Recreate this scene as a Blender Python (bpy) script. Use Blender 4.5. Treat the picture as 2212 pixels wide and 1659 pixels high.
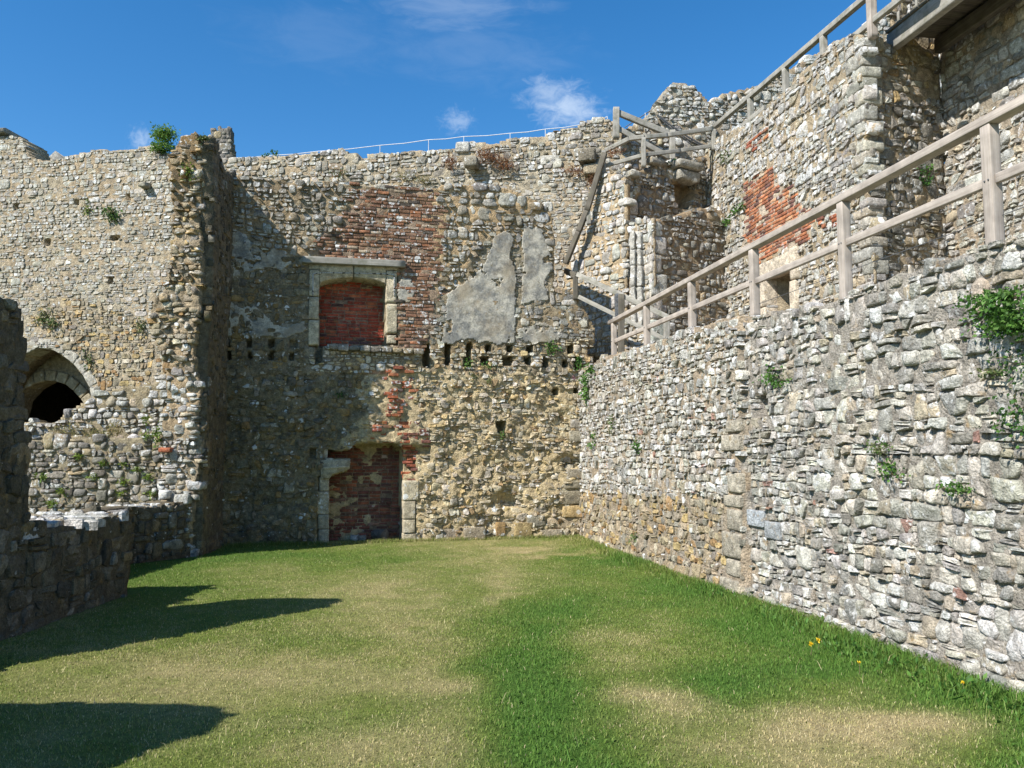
import bpy, math, random
import numpy as np
from mathutils import Vector, Matrix
from mathutils.geometry import tessellate_polygon

rnd = random.Random(7)
npr = np.random.RandomState(11)
scene = bpy.context.scene
for o in list(bpy.data.objects):
    bpy.data.objects.remove(o)

# ------------------------------------------------------------------ camera
# photo measures are taken on a 2212 x 1659 copy of the photograph
FL, CX, CY, EYE = 1770.0, 1106.0, 829.5, 1.6
TH = math.atan((986 - CY) / FL)
CT, ST = math.cos(TH), math.sin(TH)
CAM = np.array([0.0, 0.0, EYE])
cd = bpy.data.cameras.new('camera')
cam = bpy.data.objects.new('camera', cd)
scene.collection.objects.link(cam)
cam.location = (0, 0, EYE)
cam.rotation_euler = (math.pi / 2 + TH, 0, 0)
cd.sensor_width = 36
cd.lens = FL / 2212 * 36
cd.clip_start = 0.05
cd.clip_end = 3000
scene.camera = cam

# ------------------------------------------------------------------ sky and sun
SUN_EL = math.radians(42)
SD = Vector((0.766 * math.cos(SUN_EL), 0.643 * math.cos(SUN_EL), -math.sin(SUN_EL)))   # the way the light travels
world = bpy.data.worlds.new('World')
scene.world = world
world.use_nodes = True
wt = world.node_tree
wt.nodes.clear()


def N(t, typ, **kw):
    n = t.nodes.new(typ)
    for k, v in kw.items():
        if k.startswith('i_'):
            n.inputs[k[2:].replace('_', ' ')].default_value = v
        else:
            setattr(n, k, v)
    return n


def ray(px, py):
    a = (px - CX) / FL
    b = (CY - py) / FL
    return np.array([a, CT - b * ST, ST + b * CT])


sky = N(wt, 'ShaderNodeTexSky', sky_type='NISHITA', sun_disc=False, sun_elevation=SUN_EL,
        sun_rotation=math.atan2(-0.766, -0.643), altitude=300, air_density=1.0, dust_density=0.2, ozone_density=2.2)
tc = N(wt, 'ShaderNodeTexCoord')
acc = None
# small fair-weather clouds: (direction in the photo, angular width, height, strength)
for k, (px, py, wd, hg, st) in enumerate([(1225, 234, .036, .021, .52), (988, 262, .017, .012, .28), (1185, 203, .030, .017, .35),
                                           (975, 12, .085, .022, .16), (306, 302, .011, .014, .35), (1040, 110, .10, .03, .07),
                                           (690, 80, .09, .03, .05)]):
    d = ray(px, py)
    d = d / np.linalg.norm(d)
    mp = N(wt, 'ShaderNodeVectorMath', operation='SUBTRACT')
    wt.links.new(tc.outputs['Generated'], mp.inputs[0])
    mp.inputs[1].default_value = d
    sc = N(wt, 'ShaderNodeVectorMath', operation='MULTIPLY')
    wt.links.new(mp.outputs[0], sc.inputs[0])
    sc.inputs[1].default_value = (1 / wd, 1 / wd, 1 / hg)
    nz = N(wt, 'ShaderNodeTexNoise', i_Scale=1.6, i_Detail=6.0, i_Roughness=0.62)
    nz.inputs['Distortion'].default_value = 0.6
    ofs = N(wt, 'ShaderNodeVectorMath', operation='ADD')
    wt.links.new(sc.outputs[0], ofs.inputs[0])
    ofs.inputs[1].default_value = (k * 7.3, k * 3.1, 2.0)
    wt.links.new(ofs.outputs[0], nz.inputs['Vector'])
    ln = N(wt, 'ShaderNodeVectorMath', operation='LENGTH')
    wt.links.new(sc.outputs[0], ln.inputs[0])
    ad = N(wt, 'ShaderNodeMath', operation='MULTIPLY_ADD')
    wt.links.new(nz.outputs['Fac'], ad.inputs[0])
    ad.inputs[1].default_value = -2.6
    wt.links.new(ln.outputs['Value'], ad.inputs[2])
    mr = N(wt, 'ShaderNodeMapRange', interpolation_type='SMOOTHSTEP')
    wt.links.new(ad.outputs[0], mr.inputs['Value'])
    mr.inputs['From Min'].default_value = -1.5
    mr.inputs['From Max'].default_value = 0.15
    mr.inputs['To Min'].default_value = st
    mr.inputs['To Max'].default_value = 0
    if acc is None:
        acc = mr.outputs[0]
    else:
        mx = N(wt, 'ShaderNodeMath', operation='MAXIMUM')
        wt.links.new(acc, mx.inputs[0])
        wt.links.new(mr.outputs[0], mx.inputs[1])
        acc = mx.outputs[0]
mixc = N(wt, 'ShaderNodeMix', data_type='RGBA')
wt.links.new(acc, mixc.inputs['Factor'])
hs = N(wt, 'ShaderNodeHueSaturation', i_Saturation=1.36, i_Value=1.30)
wt.links.new(sky.outputs[0], hs.inputs['Color'])
wt.links.new(hs.outputs[0], mixc.inputs['A'])
mixc.inputs['B'].default_value = (6.6, 7.4, 8.3, 1)
bg = N(wt, 'ShaderNodeBackground', i_Strength=0.085)
wt.links.new(mixc.outputs['Result'], bg.inputs['Color'])
wo = N(wt, 'ShaderNodeOutputWorld')
wt.links.new(bg.outputs[0], wo.inputs['Surface'])

sl = bpy.data.lights.new('sun', 'SUN')
sl.energy = 4.9
sl.angle = math.radians(0.53)
sl.color = (1.0, 0.968, 0.915)
so = bpy.data.objects.new('sun', sl)
scene.collection.objects.link(so)
so.rotation_euler = SD.to_track_quat('-Z', 'Y').to_euler()
so.location = (-20, -15, 25)

scene.view_settings.view_transform = 'Standard'
scene.view_settings.look = 'None'
scene.view_settings.exposure = 0.75
scene.view_settings.gamma = 1
scene.view_settings.use_curve_mapping = False
scene.cycles.max_bounces = 5
scene.cycles.diffuse_bounces = 2

# ------------------------------------------------------------------ maths helpers


def ground(px, py, z=0.0):
    d = ray(px, py)
    return CAM + d * ((z - EYE) / d[2])


def at(px, y):
    """ground-plan point seen in column px at distance y (on the horizon row)"""
    return np.array([(px - CX) / FL * y * CT, y, 0.0]) if False else np.array([(px - CX) / FL * y, y, 0.0])


def project(P):
    P = np.asarray(P, float)
    x = P[..., 0]
    y = P[..., 1]
    z = P[..., 2] - EYE
    f = y * CT + z * ST
    up = -y * ST + z * CT
    return CX + FL * x / f, CY - FL * up / f, f


def hsh(ix, iy, iz, s):
    h = (ix * 374761393 + iy * 668265263 + iz * 2147483647 + s * 974711) & 0xffffffff
    h = ((h ^ (h >> 13)) * 1274126177) & 0xffffffff
    h = h ^ (h >> 16)
    return (h & 0xffff) / 65535.0


def vnoise(x, y, z=0.0, s=0):
    """value noise in -1..1"""
    x, y, z = np.broadcast_arrays(np.asarray(x, float), np.asarray(y, float), np.asarray(z, float))
    ix, iy, iz = np.floor(x).astype(np.int64), np.floor(y).astype(np.int64), np.floor(z).astype(np.int64)
    fx, fy, fz = x - ix, y - iy, z - iz
    fx = fx * fx * (3 - 2 * fx)
    fy = fy * fy * (3 - 2 * fy)
    fz = fz * fz * (3 - 2 * fz)
    r = 0
    for a in (0, 1):
        for b in (0, 1):
            for c in (0, 1):
                r = r + hsh(ix + a, iy + b, iz + c, s) * (fx if a else 1 - fx) * (fy if b else 1 - fy) * (fz if c else 1 - fz)
    return r * 2 - 1


def fbm(x, y, z=0.0, s=0, o=3):
    r = 0
    a = 1.0
    for k in range(o):
        r = r + a * vnoise(np.asarray(x) * 2 ** k, np.asarray(y) * 2 ** k, np.asarray(z) * 2 ** k, s + k * 17)
        a *= 0.5
    return r / 1.75


def inpoly(x, y, poly):
    x = np.asarray(x, float)
    y = np.asarray(y, float)
    r = np.zeros(x.shape, bool)
    n = len(poly)
    for i in range(n):
        x0, y0 = poly[i]
        x1, y1 = poly[(i + 1) % n]
        if y0 == y1:
            continue
        c = ((y0 > y) != (y1 > y)) & (x < (x1 - x0) * (y - y0) / (y1 - y0) + x0)
        r ^= c
    return r


def clip(poly, a, b, c):
    out = []
    n = len(poly)
    d = [a * p[0] + b * p[1] - c for p in poly]
    for i in range(n):
        j = (i + 1) % n
        if d[i] <= 0:
            out.append(poly[i])
        if (d[i] < 0 < d[j]) or (d[j] < 0 < d[i]):
            t = d[i] / (d[i] - d[j])
            p, q = poly[i], poly[j]
            out.append((p[0] + (q[0] - p[0]) * t, p[1] + (q[1] - p[1]) * t))
    return out


def area(poly):
    s = 0
    for i in range(len(poly)):
        x0, y0 = poly[i - 1]
        x1, y1 = poly[i]
        s += x0 * y1 - x1 * y0
    return s / 2


# ------------------------------------------------------------------ objects
WO = {}


def link(o, parent=None, world_loc=(0, 0, 0)):
    scene.collection.objects.link(o)
    wl = np.asarray(world_loc, float)
    if parent is not None:
        o.parent = parent
        o.location = wl - WO[parent.name]
    else:
        o.location = wl
    WO[o.name] = wl
    return o


def empty(name, loc, label=None, cat=None, group=None):
    o = bpy.data.objects.new(name, None)
    o.empty_display_size = 0.2
    link(o, None, loc)
    tag(o, label, cat, group)
    return o


def tag(o, label=None, cat=None, group=None, kind=None):
    if label:
        o['label'] = label
    if cat:
        o['category'] = cat
    if group:
        o['group'] = group
    if kind:
        o['kind'] = kind
    return o


def raw_mesh(name, v, t, tint=None, smooth=False):
    me = bpy.data.meshes.new(name)
    v = np.asarray(v, np.float32)
    t = np.asarray(t, np.int32)
    me.vertices.add(len(v))
    me.vertices.foreach_set('co', v.ravel())
    me.loops.add(t.size)
    me.loops.foreach_set('vertex_index', t.ravel())
    me.polygons.add(len(t))
    me.polygons.foreach_set('loop_start', np.arange(0, t.size, t.shape[1], dtype=np.int32))
    if smooth is not False:
        me.polygons.foreach_set('use_smooth', np.broadcast_to(np.asarray(smooth, bool), (len(t),)).copy())
    if tint is not None:
        a = me.attributes.new('tint', 'FLOAT_COLOR', 'POINT')
        a.data.foreach_set('color', np.broadcast_to(np.asarray(tint, np.float32), (len(v), 4)).ravel().copy())
    me.update(calc_edges=True)
    return me


def mesh_obj(name, v, t, mat, parent=None, tint=None, smooth=False, origin=None):
    v = np.asarray(v, float)
    if origin is None:
        origin = (v.min(0) + v.max(0)) / 2
        if parent is None:
            origin[2] = v[:, 2].min()
    me = raw_mesh(name, v - origin, t, tint, smooth)
    me.materials.append(mat)
    o = bpy.data.objects.new(name, me)
    return link(o, parent, origin)


# ------------------------------------------------------------------ materials


def new_mat(name):
    m = bpy.data.materials.new(name)
    m.use_nodes = True
    t = m.node_tree
    t.nodes.clear()
    out = N(t, 'ShaderNodeOutputMaterial')
    return m, t, out


def mul(t, a, b, f=1.0):
    n = N(t, 'ShaderNodeMix', data_type='RGBA', blend_type='MULTIPLY')
    n.inputs['Factor'].default_value = f
    t.links.new(a, n.inputs['A'])
    if isinstance(b, tuple):
        n.inputs['B'].default_value = b
    else:
        t.links.new(b, n.inputs['B'])
    return n.outputs['Result']


def mixto(t, a, col, fac):
    n = N(t, 'ShaderNodeMix', data_type='RGBA')
    t.links.new(fac, n.inputs['Factor'])
    t.links.new(a, n.inputs['A'])
    if isinstance(col, tuple):
        n.inputs['B'].default_value = col
    else:
        t.links.new(col, n.inputs['B'])
    return n.outputs['Result']


def noise(t, vec, scale, detail=4.0, rough=0.55, off=None):
    n = N(t, 'ShaderNodeTexNoise', i_Scale=scale, i_Detail=detail, i_Roughness=rough)
    if off:
        a = N(t, 'ShaderNodeVectorMath', operation='ADD')
        t.links.new(vec, a.inputs[0])
        a.inputs[1].default_value = off
        vec = a.outputs[0]
    t.links.new(vec, n.inputs['Vector'])
    return n.outputs['Fac']


def ramp(t, fac, lo, hi, a=0.0, b=1.0):
    n = N(t, 'ShaderNodeMapRange')
    n.inputs['From Min'].default_value = lo
    n.inputs['From Max'].default_value = hi
    n.inputs['To Min'].default_value = a
    n.inputs['To Max'].default_value = b
    t.links.new(fac, n.inputs['Value'])
    return n.outputs[0]


def grey(t, fac):
    n = N(t, 'ShaderNodeCombineColor')
    for i in range(3):
        t.links.new(fac, n.inputs[i])
    return n.outputs[0]


def bump(t, hs, dist):
    """one bump node over the weighted sum of the heights"""
    prev = None
    for h, w in hs:
        m = N(t, 'ShaderNodeMath', operation='MULTIPLY_ADD')
        t.links.new(h, m.inputs[0])
        m.inputs[1].default_value = w
        if prev is not None:
            t.links.new(prev, m.inputs[2])
        else:
            m.inputs[2].default_value = 0
        prev = m.outputs[0]
    b = N(t, 'ShaderNodeBump', i_Strength=1.0, i_Distance=dist)
    t.links.new(prev, b.inputs['Height'])
    return b.outputs['Normal']


def masonry_mat(name, bumpd=0.012, pits=True, lich=1.0):
    """weathered masonry: the piece's own colour (tint), grain, dark weathering, white and ochre lichen"""
    m, t, out = new_mat(name)
    g = N(t, 'ShaderNodeNewGeometry').outputs['Position']
    at_ = N(t, 'ShaderNodeAttribute', attribute_name='tint')
    col = at_.outputs['Color']
    al = at_.outputs['Alpha']
    col = mul(t, col, grey(t, ramp(t, noise(t, g, 11, 3), .3, .7, .62, 1.32)))
    col = mul(t, col, grey(t, ramp(t, noise(t, g, 55, 3, .7), .3, .7, .60, 1.36)))
    # dark crust
    dk = ramp(t, noise(t, g, 5.5, 5, .68, (3, 9, 1)),   .54, .72, 0, .50)
    col = mixto(t, col, (0.085, 0.078, 0.066, 1), dk)
    # ochre lichen
    oc = ramp(t, noise(t, g, 7.0, 5, .6, (31, 5, 7)), .60, .72, 0, .5)
    col = mixto(t, col, (0.36, 0.22, 0.065, 1), oc)
    # white lichen, more of it where the piece has alpha
    ln = noise(t, g, 17, 3, .5, (11, 2, 19))
    th = N(t, 'ShaderNodeMath', operation='MULTIPLY_ADD')
    t.links.new(al, th.inputs[0])
    th.inputs[1].default_value = 0.30 * lich
    t.links.new(ln, th.inputs[2])
    lm = ramp(t, th.outputs[0], .72, .80, 0, .80)
    lc = mul(t, grey(t, ramp(t, noise(t, g, 90, 3), .3, .7, .48, .74)), (1.0, .985, .94, 1))
    col = mixto(t, col, lc, lm)
    # round crusts of white lichen on some spots
    vs = N(t, 'ShaderNodeTexVoronoi', i_Scale=6.0)
    t.links.new(g, vs.inputs['Vector'])
    sp = N(t, 'ShaderNodeSeparateColor')
    t.links.new(vs.outputs['Color'], sp.inputs[0])
    rad = ramp(t, sp.outputs[0], .60, 1.0, -.05, .50)
    d1 = N(t, 'ShaderNodeMath', operation='MULTIPLY_ADD')
    t.links.new(ln, d1.inputs[0])
    d1.inputs[1].default_value = .35
    t.links.new(vs.outputs['Distance'], d1.inputs[2])
    d2 = N(t, 'ShaderNodeMath', operation='SUBTRACT')
    t.links.new(rad, d2.inputs[0])
    t.links.new(d1.outputs[0], d2.inputs[1])
    sm = N(t, 'ShaderNodeMath', operation='MULTIPLY')
    t.links.new(ramp(t, d2.outputs[0], -.11, -.07, 0, .95), sm.inputs[0])
    t.links.new(ramp(t, al, .12, .3), sm.inputs[1])
    col = mixto(t, col, (.70, .70, .67, 1), sm.outputs[0])
    b = N(t, 'ShaderNodeBsdfPrincipled')
    b.inputs['Roughness'].default_value = 0.93
    b.inputs['Specular IOR Level'].default_value = 0.25
    t.links.new(col, b.inputs['Base Color'])
    h = [(noise(t, g, 26, 4, .62), 1.1), (noise(t, g, 95, 3, .7), .55)]
    if pits:
        v = N(t, 'ShaderNodeTexVoronoi', i_Scale=48.0)
        t.links.new(g, v.inputs['Vector'])
        h.append((v.outputs['Distance'], .35))
    t.links.new(bump(t, h, bumpd), b.inputs['Normal'])
    t.links.new(b.outputs[0], out.inputs['Surface'])
    return m


M_STONE = masonry_mat('rubble_stone', 0.022)
M_MORTAR = masonry_mat('lime_mortar', 0.034, True, .5)
M_BRICK = masonry_mat('old_brick', 0.012, True, .8)


def wood_mat(name, a, b_, moss_shade=0.0):
    m, t, out = new_mat(name)
    o = N(t, 'ShaderNodeTexCoord').outputs['Object']
    mp = N(t, 'ShaderNodeVectorMath', operation='MULTIPLY')
    t.links.new(o, mp.inputs[0])
    mp.inputs[1].default_value = (1.3, 38, 38)
    g = N(t, 'ShaderNodeNewGeometry').outputs['Position']
    n1 = noise(t, mp.outputs[0], 1.5, 6, .65)
    c = N(t, 'ShaderNodeMix', data_type='RGBA')
    t.links.new(ramp(t, n1, .3, .7), c.inputs['Factor'])
    c.inputs['A'].default_value = a
    c.inputs['B'].default_value = b_
    col = mul(t, c.outputs['Result'], grey(t, ramp(t, noise(t, g, 6, 4), .3, .7, .75, 1.2)))
    if moss_shade:
        col = mixto(t, col, (0.10, 0.105, 0.05, 1), ramp(t, noise(t, g, 9, 5, .6, (4, 4, 4)), .5, .7, 0, moss_shade))
    b = N(t, 'ShaderNodeBsdfPrincipled')
    b.inputs['Roughness'].default_value = 0.8
    b.inputs['Specular IOR Level'].default_value = 0.3
    t.links.new(col, b.inputs['Base Color'])
    t.links.new(bump(t, [(n1, .5)], .004), b.inputs['Normal'])
    t.links.new(b.outputs[0], out.inputs['Surface'])
    return m


M_OAK = wood_mat('weathered_oak', (.27, .225, .185, 1), (.46, .40, .34, 1), 0.0)
M_OLDOAK = wood_mat('old_grey_oak', (.22, .205, .17, 1), (.37, .345, .30, 1), .5)
M_DARKOAK = wood_mat('dark_oak', (.07, .06, .045, 1), (.15, .13, .10, 1), .35)


def plaster_mat():
    m, t, out = new_mat('grey_plaster')
    g = N(t, 'ShaderNodeNewGeometry').outputs['Position']
    c = N(t, 'ShaderNodeMix', data_type='RGBA')
    t.links.new(ramp(t, noise(t, g, 4.2, 5, .66), .40, .60), c.inputs['Factor'])
    c.inputs['A'].default_value = (.20, .195, .175, 1)
    c.inputs['B'].default_value = (.46, .425, .345, 1)
    col = mul(t, c.outputs['Result'], grey(t, ramp(t, noise(t, g, 30, 6, .7), .3, .7, .6, 1.35)))
    col = mixto(t, col, (.5, .49, .45, 1), ramp(t, noise(t, g, 22, 4, .6, (9, 1, 2)), .62, .72, 0, .6))
    col = mixto(t, col, (.30, .21, .07, 1), ramp(t, noise(t, g, 12, 4, .6, (1, 7, 2)), .62, .72, 0, .5))
    col = mixto(t, col, (.27, .21, .13, 1), ramp(t, noise(t, g, 1.7, 5, .7, (5, 5, 2)), .48, .66, 0, .65))
    dg = N(t, 'ShaderNodeVectorMath', operation='ADD')
    nc = N(t, 'ShaderNodeTexNoise', i_Scale=6.0, i_Detail=3.0)
    t.links.new(g, nc.inputs['Vector'])
    dsc = N(t, 'ShaderNodeVectorMath', operation='SCALE')
    t.links.new(nc.outputs['Color'], dsc.inputs[0])
    dsc.inputs['Scale'].default_value = .35
    t.links.new(g, dg.inputs[0])
    t.links.new(dsc.outputs[0], dg.inputs[1])
    cr = N(t, 'ShaderNodeTexVoronoi', feature='DISTANCE_TO_EDGE', i_Scale=1.9)
    t.links.new(dg.outputs[0], cr.inputs['Vector'])
    col = mixto(t, col, (.045, .04, .03, 1), ramp(t, cr.outputs['Distance'], .003, .011, .5, 0))
    b = N(t, 'ShaderNodeBsdfPrincipled')
    b.inputs['Roughness'].default_value = 0.9
    t.links.new(col, b.inputs['Base Color'])
    t.links.new(bump(t, [(noise(t, g, 14, 5, .6), .6), (noise(t, g, 70, 5, .7), .5)], .012), b.inputs['Normal'])
    t.links.new(b.outputs[0], out.inputs['Surface'])
    return m


M_PLASTER = plaster_mat()


def leaf_mat(name, trans=0.3, spec=.25):
    m, t, out = new_mat(name)
    col = N(t, 'ShaderNodeAttribute', attribute_name='tint').outputs['Color']
    b = N(t, 'ShaderNodeBsdfPrincipled')
    b.inputs['Roughness'].default_value = 0.6
    b.inputs['Specular IOR Level'].default_value = spec
    t.links.new(col, b.inputs['Base Color'])
    tr = N(t, 'ShaderNodeBsdfTranslucent')
    t.links.new(col, tr.inputs['Color'])
    mx = N(t, 'ShaderNodeMixShader')
    mx.inputs[0].default_value = trans
    t.links.new(b.outputs[0], mx.inputs[1])
    t.links.new(tr.outputs[0], mx.inputs[2])
    t.links.new(mx.outputs[0], out.inputs['Surface'])
    return m


M_LEAF = leaf_mat('leaf')
M_GRASS = leaf_mat('grass_blade', .3, .15)


def plain_mat(name, col, rough=.6, metal=0.0):
    m, t, out = new_mat(name)
    g = N(t, 'ShaderNodeNewGeometry').outputs['Position']
    b = N(t, 'ShaderNodeBsdfPrincipled')
    b.inputs['Roughness'].default_value = rough
    b.inputs['Metallic'].default_value = metal
    rgb = N(t, 'ShaderNodeRGB')
    rgb.outputs[0].default_value = col
    t.links.new(mul(t, rgb.outputs[0], grey(t, ramp(t, noise(t, g, 20, 4), .3, .7, .8, 1.15))), b.inputs['Base Color'])
    t.links.new(b.outputs[0], out.inputs['Surface'])
    return m


M_ROPE = plain_mat('pale_rail', (.55, .56, .57, 1), .5)
M_WIRE = plain_mat('wire', (.16, .16, .16, 1), .5, .6)


def soil_mat():
    m, t, out = new_mat('turf')
    g = N(t, 'ShaderNodeNewGeometry').outputs['Position']
    col = N(t, 'ShaderNodeAttribute', attribute_name='tint').outputs['Color']
    col = mul(t, col, grey(t, ramp(t, noise(t, g, 14, 6, .6), .3, .7, .7, 1.25)))
    col = mul(t, col, grey(t, ramp(t, noise(t, g, 120, 4, .7), .3, .7, .55, 1.35)))
    b = N(t, 'ShaderNodeBsdfPrincipled')
    b.inputs['Roughness'].default_value = 0.95
    b.inputs['Specular IOR Level'].default_value = 0.1
    t.links.new(col, b.inputs['Base Color'])
    t.links.new(bump(t, [(noise(t, g, 90, 5, .7), .7)], .02), b.inputs['Normal'])
    t.links.new(b.outputs[0], out.inputs['Surface'])
    return m


M_SOIL = soil_mat()

# ------------------------------------------------------------------ wall faces


class Face:
    """a flat working plane: u along the wall, v up (or across), d out of it"""

    def __init__(s, O, U, V=(0, 0, 1), amp=0.025, seed=0):
        s.O = np.asarray(O, float)
        U = np.asarray(U, float)
        s.U = U / np.linalg.norm(U)
        V = np.asarray(V, float)
        s.V = V / np.linalg.norm(V)
        s.Nn = np.cross(s.U, s.V)
        s.amp = amp
        s.seed = seed
        s.extra = None

    def shift(s, d):
        f = Face(s.O + s.Nn * d, s.U, s.V, s.amp, s.seed)
        f.extra = s.extra
        return f

    def uv(s, px, py):
        d = ray(px, py)
        t = np.dot(s.O - CAM, s.Nn) / np.dot(d, s.Nn)
        p = CAM + d * t - s.O
        return float(np.dot(p, s.U)), float(np.dot(p, s.V))

    def uvs(s, pts):
        return [s.uv(*p) for p in pts]

    def rect(s, x0, y0, x1, y1):
        a = s.uv(x0, y1)
        b = s.uv(x1, y0)
        c = s.uv(x0, y0)
        e = s.uv(x1, y1)
        u0, u1 = (a[0] + c[0]) / 2, (b[0] + e[0]) / 2
        v0, v1 = (a[1] + e[1]) / 2, (b[1] + c[1]) / 2
        return (min(u0, u1), min(v0, v1), max(u0, u1), max(v0, v1))

    def P(s, u, v, d=0.0):
        u, v, d = np.broadcast_arrays(np.asarray(u, float), np.asarray(v, float), np.asarray(d, float))
        return s.O + u[..., None] * s.U + v[..., None] * s.V + d[..., None] * s.Nn

    def at(s, px, py, d=0.0):
        return s.shift(d).P(*s.shift(d).uv(px, py)) if d else s.P(*s.uv(px, py))

    def off(s, u, v):
        r = s.amp * fbm(np.asarray(u) * .9, np.asarray(v) * .9, 0, s.seed, 3)
        if s.extra is not None:
            r = r + s.extra(np.asarray(u, float), np.asarray(v, float))
        return r


def box_poly(r):
    return [(r[0], r[1]), (r[2], r[1]), (r[2], r[3]), (r[0], r[3])]


def ragged(pts, amp=.05, fq=2.5, sd=3):
    """break a straight outline up: short steps pushed in and out"""
    p = np.array(pts)
    per = np.hypot(*(np.roll(p, -1, 0) - p).T).sum()
    p = resample(p, int(per / .06))
    return [tuple(q) for q in p + amp * np.stack([fbm(p[:, 0] * fq, p[:, 1] * fq, 0, sd, 4), fbm(p[:, 0] * fq, p[:, 1] * fq, 0, sd + 9, 4)], 1)]


def rough_box(r):
    w, h = (r[2] - r[0]), (r[3] - r[1])
    p = []
    for (u, v) in ((r[0], r[1]), ((r[0] + r[2]) / 2, r[1]), (r[2], r[1]), (r[2], (r[1] + r[3]) / 2), (r[2], r[3]), ((r[0] + r[2]) / 2, r[3]), (r[0], r[3]), (r[0], (r[1] + r[3]) / 2)):
        p.append((u + rnd.uniform(-.08, .08) * w, v + rnd.uniform(-.07, .07) * h))
    return p


_tri = {}


def ring_tris(R, n):
    k = (R, n)
    if k not in _tri:
        t = []
        for r in range(R - 1):
            for i in range(n):
                j = (i + 1) % n
                a, b, c, d = r * n + i, r * n + j, (r + 1) * n + j, (r + 1) * n + i
                t += [(a, b, c), (a, c, d)]
        ctr = R * n
        for i in range(n):
            t.append(((R - 1) * n + i, (R - 1) * n + (i + 1) % n, ctr))
        _tri[k] = np.array(t, np.int32)
    return _tri[k]


def resample(p, n):
    q = np.vstack([p, p[:1]])
    L = np.hypot(*(q[1:] - q[:-1]).T)
    s = np.concatenate([[0], np.cumsum(L)])
    tt = np.linspace(0, s[-1], n, endpoint=False)
    return np.stack([np.interp(tt, s, q[:, 0]), np.interp(tt, s, q[:, 1])], 1)


def chaikin(p, r=.22):
    q = np.roll(p, -1, 0)
    return np.stack([p * (1 - r) + q * r, p * r + q * (1 - r)], 1).reshape(-1, 2)


def stone_mesh(face, poly, h, base, px, rounding=1, jit=.05, tilt=.25, deep=.07):
    """one stone with its face worn round: outline ring buried in the mortar, shoulder, crown"""
    p = np.array(poly, float)
    if area(poly) < 0:
        p = p[::-1]
    p = chaikin(p, .05 + .08 * rounding * rnd.uniform(.3, 1.3))
    if rounding > 1:
        p = chaikin(p, .2)
    c = p.mean(0)
    size = math.sqrt(abs(area([tuple(q) for q in p])))
    if px > 30:
        n, prof = 24, ((1.0, None), (1.0, .30), (.965, .80), (.86, .97), (.62, 1.0), (.32, 1.0))
    elif px > 14:
        n, prof = 15, ((1.0, None), (.99, .45), (.90, .93), (.55, 1.0))
    elif px > 7:
        n, prof = 10, ((1.0, None), (.97, .62), (.72, 1.0))
    else:
        n, prof = 7, ((1.0, None), (.90, .9))
    p = resample(p, n)
    dv = p - c
    p = c + dv * (1 + npr.uniform(-jit, jit, (n, 1)))
    dv = p - c
    sc = np.array([q[0] for q in prof])
    hf = np.array([(-deep / h) if q[1] is None else q[1] for q in prof])
    uv = c + dv[None] * sc[:, None, None]
    hh = np.broadcast_to(hf[:, None] * h, (len(prof), n)).copy()
    top = np.clip(hf, 0, 1)[:, None]
    rel = (uv - c)
    ch = h
    for _ in range(3):                                  # broken facets
        a_ = npr.uniform(0, 6.283)
        pl = h * rnd.uniform(.95, 1.5) - tilt * rnd.uniform(.2, 1.5) * (rel[..., 0] * math.cos(a_) + rel[..., 1] * math.sin(a_))
        pl = np.maximum(pl, -.2 * h)
        hh = np.where(top > 0, np.minimum(hh, pl), hh)
    rough = h * .16 * vnoise(uv[..., 0] * 16, uv[..., 1] * 16, base * 37, 5)
    if px > 14:
        rough = rough + .006 * vnoise(uv[..., 0] * 38, uv[..., 1] * 38, 3.3, 9)
        uv = uv + (sc[:, None, None] > .6) * 0.07 * size * np.stack(
            [vnoise(uv[..., 0] * 26, uv[..., 1] * 26, hh * 20, 3), vnoise(uv[..., 0] * 26, uv[..., 1] * 26, hh * 20, 4)], -1)
    hh += rough * top
    ch = float(hh[-1].mean()) + h * .06 * rnd.uniform(-1, 1)
    U = np.concatenate([uv.reshape(-1, 2), c[None]])
    D = np.concatenate([hh.ravel(), [ch]]) + base
    return face.P(U[:, 0], U[:, 1], D), ring_tris(len(prof), n)


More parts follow.
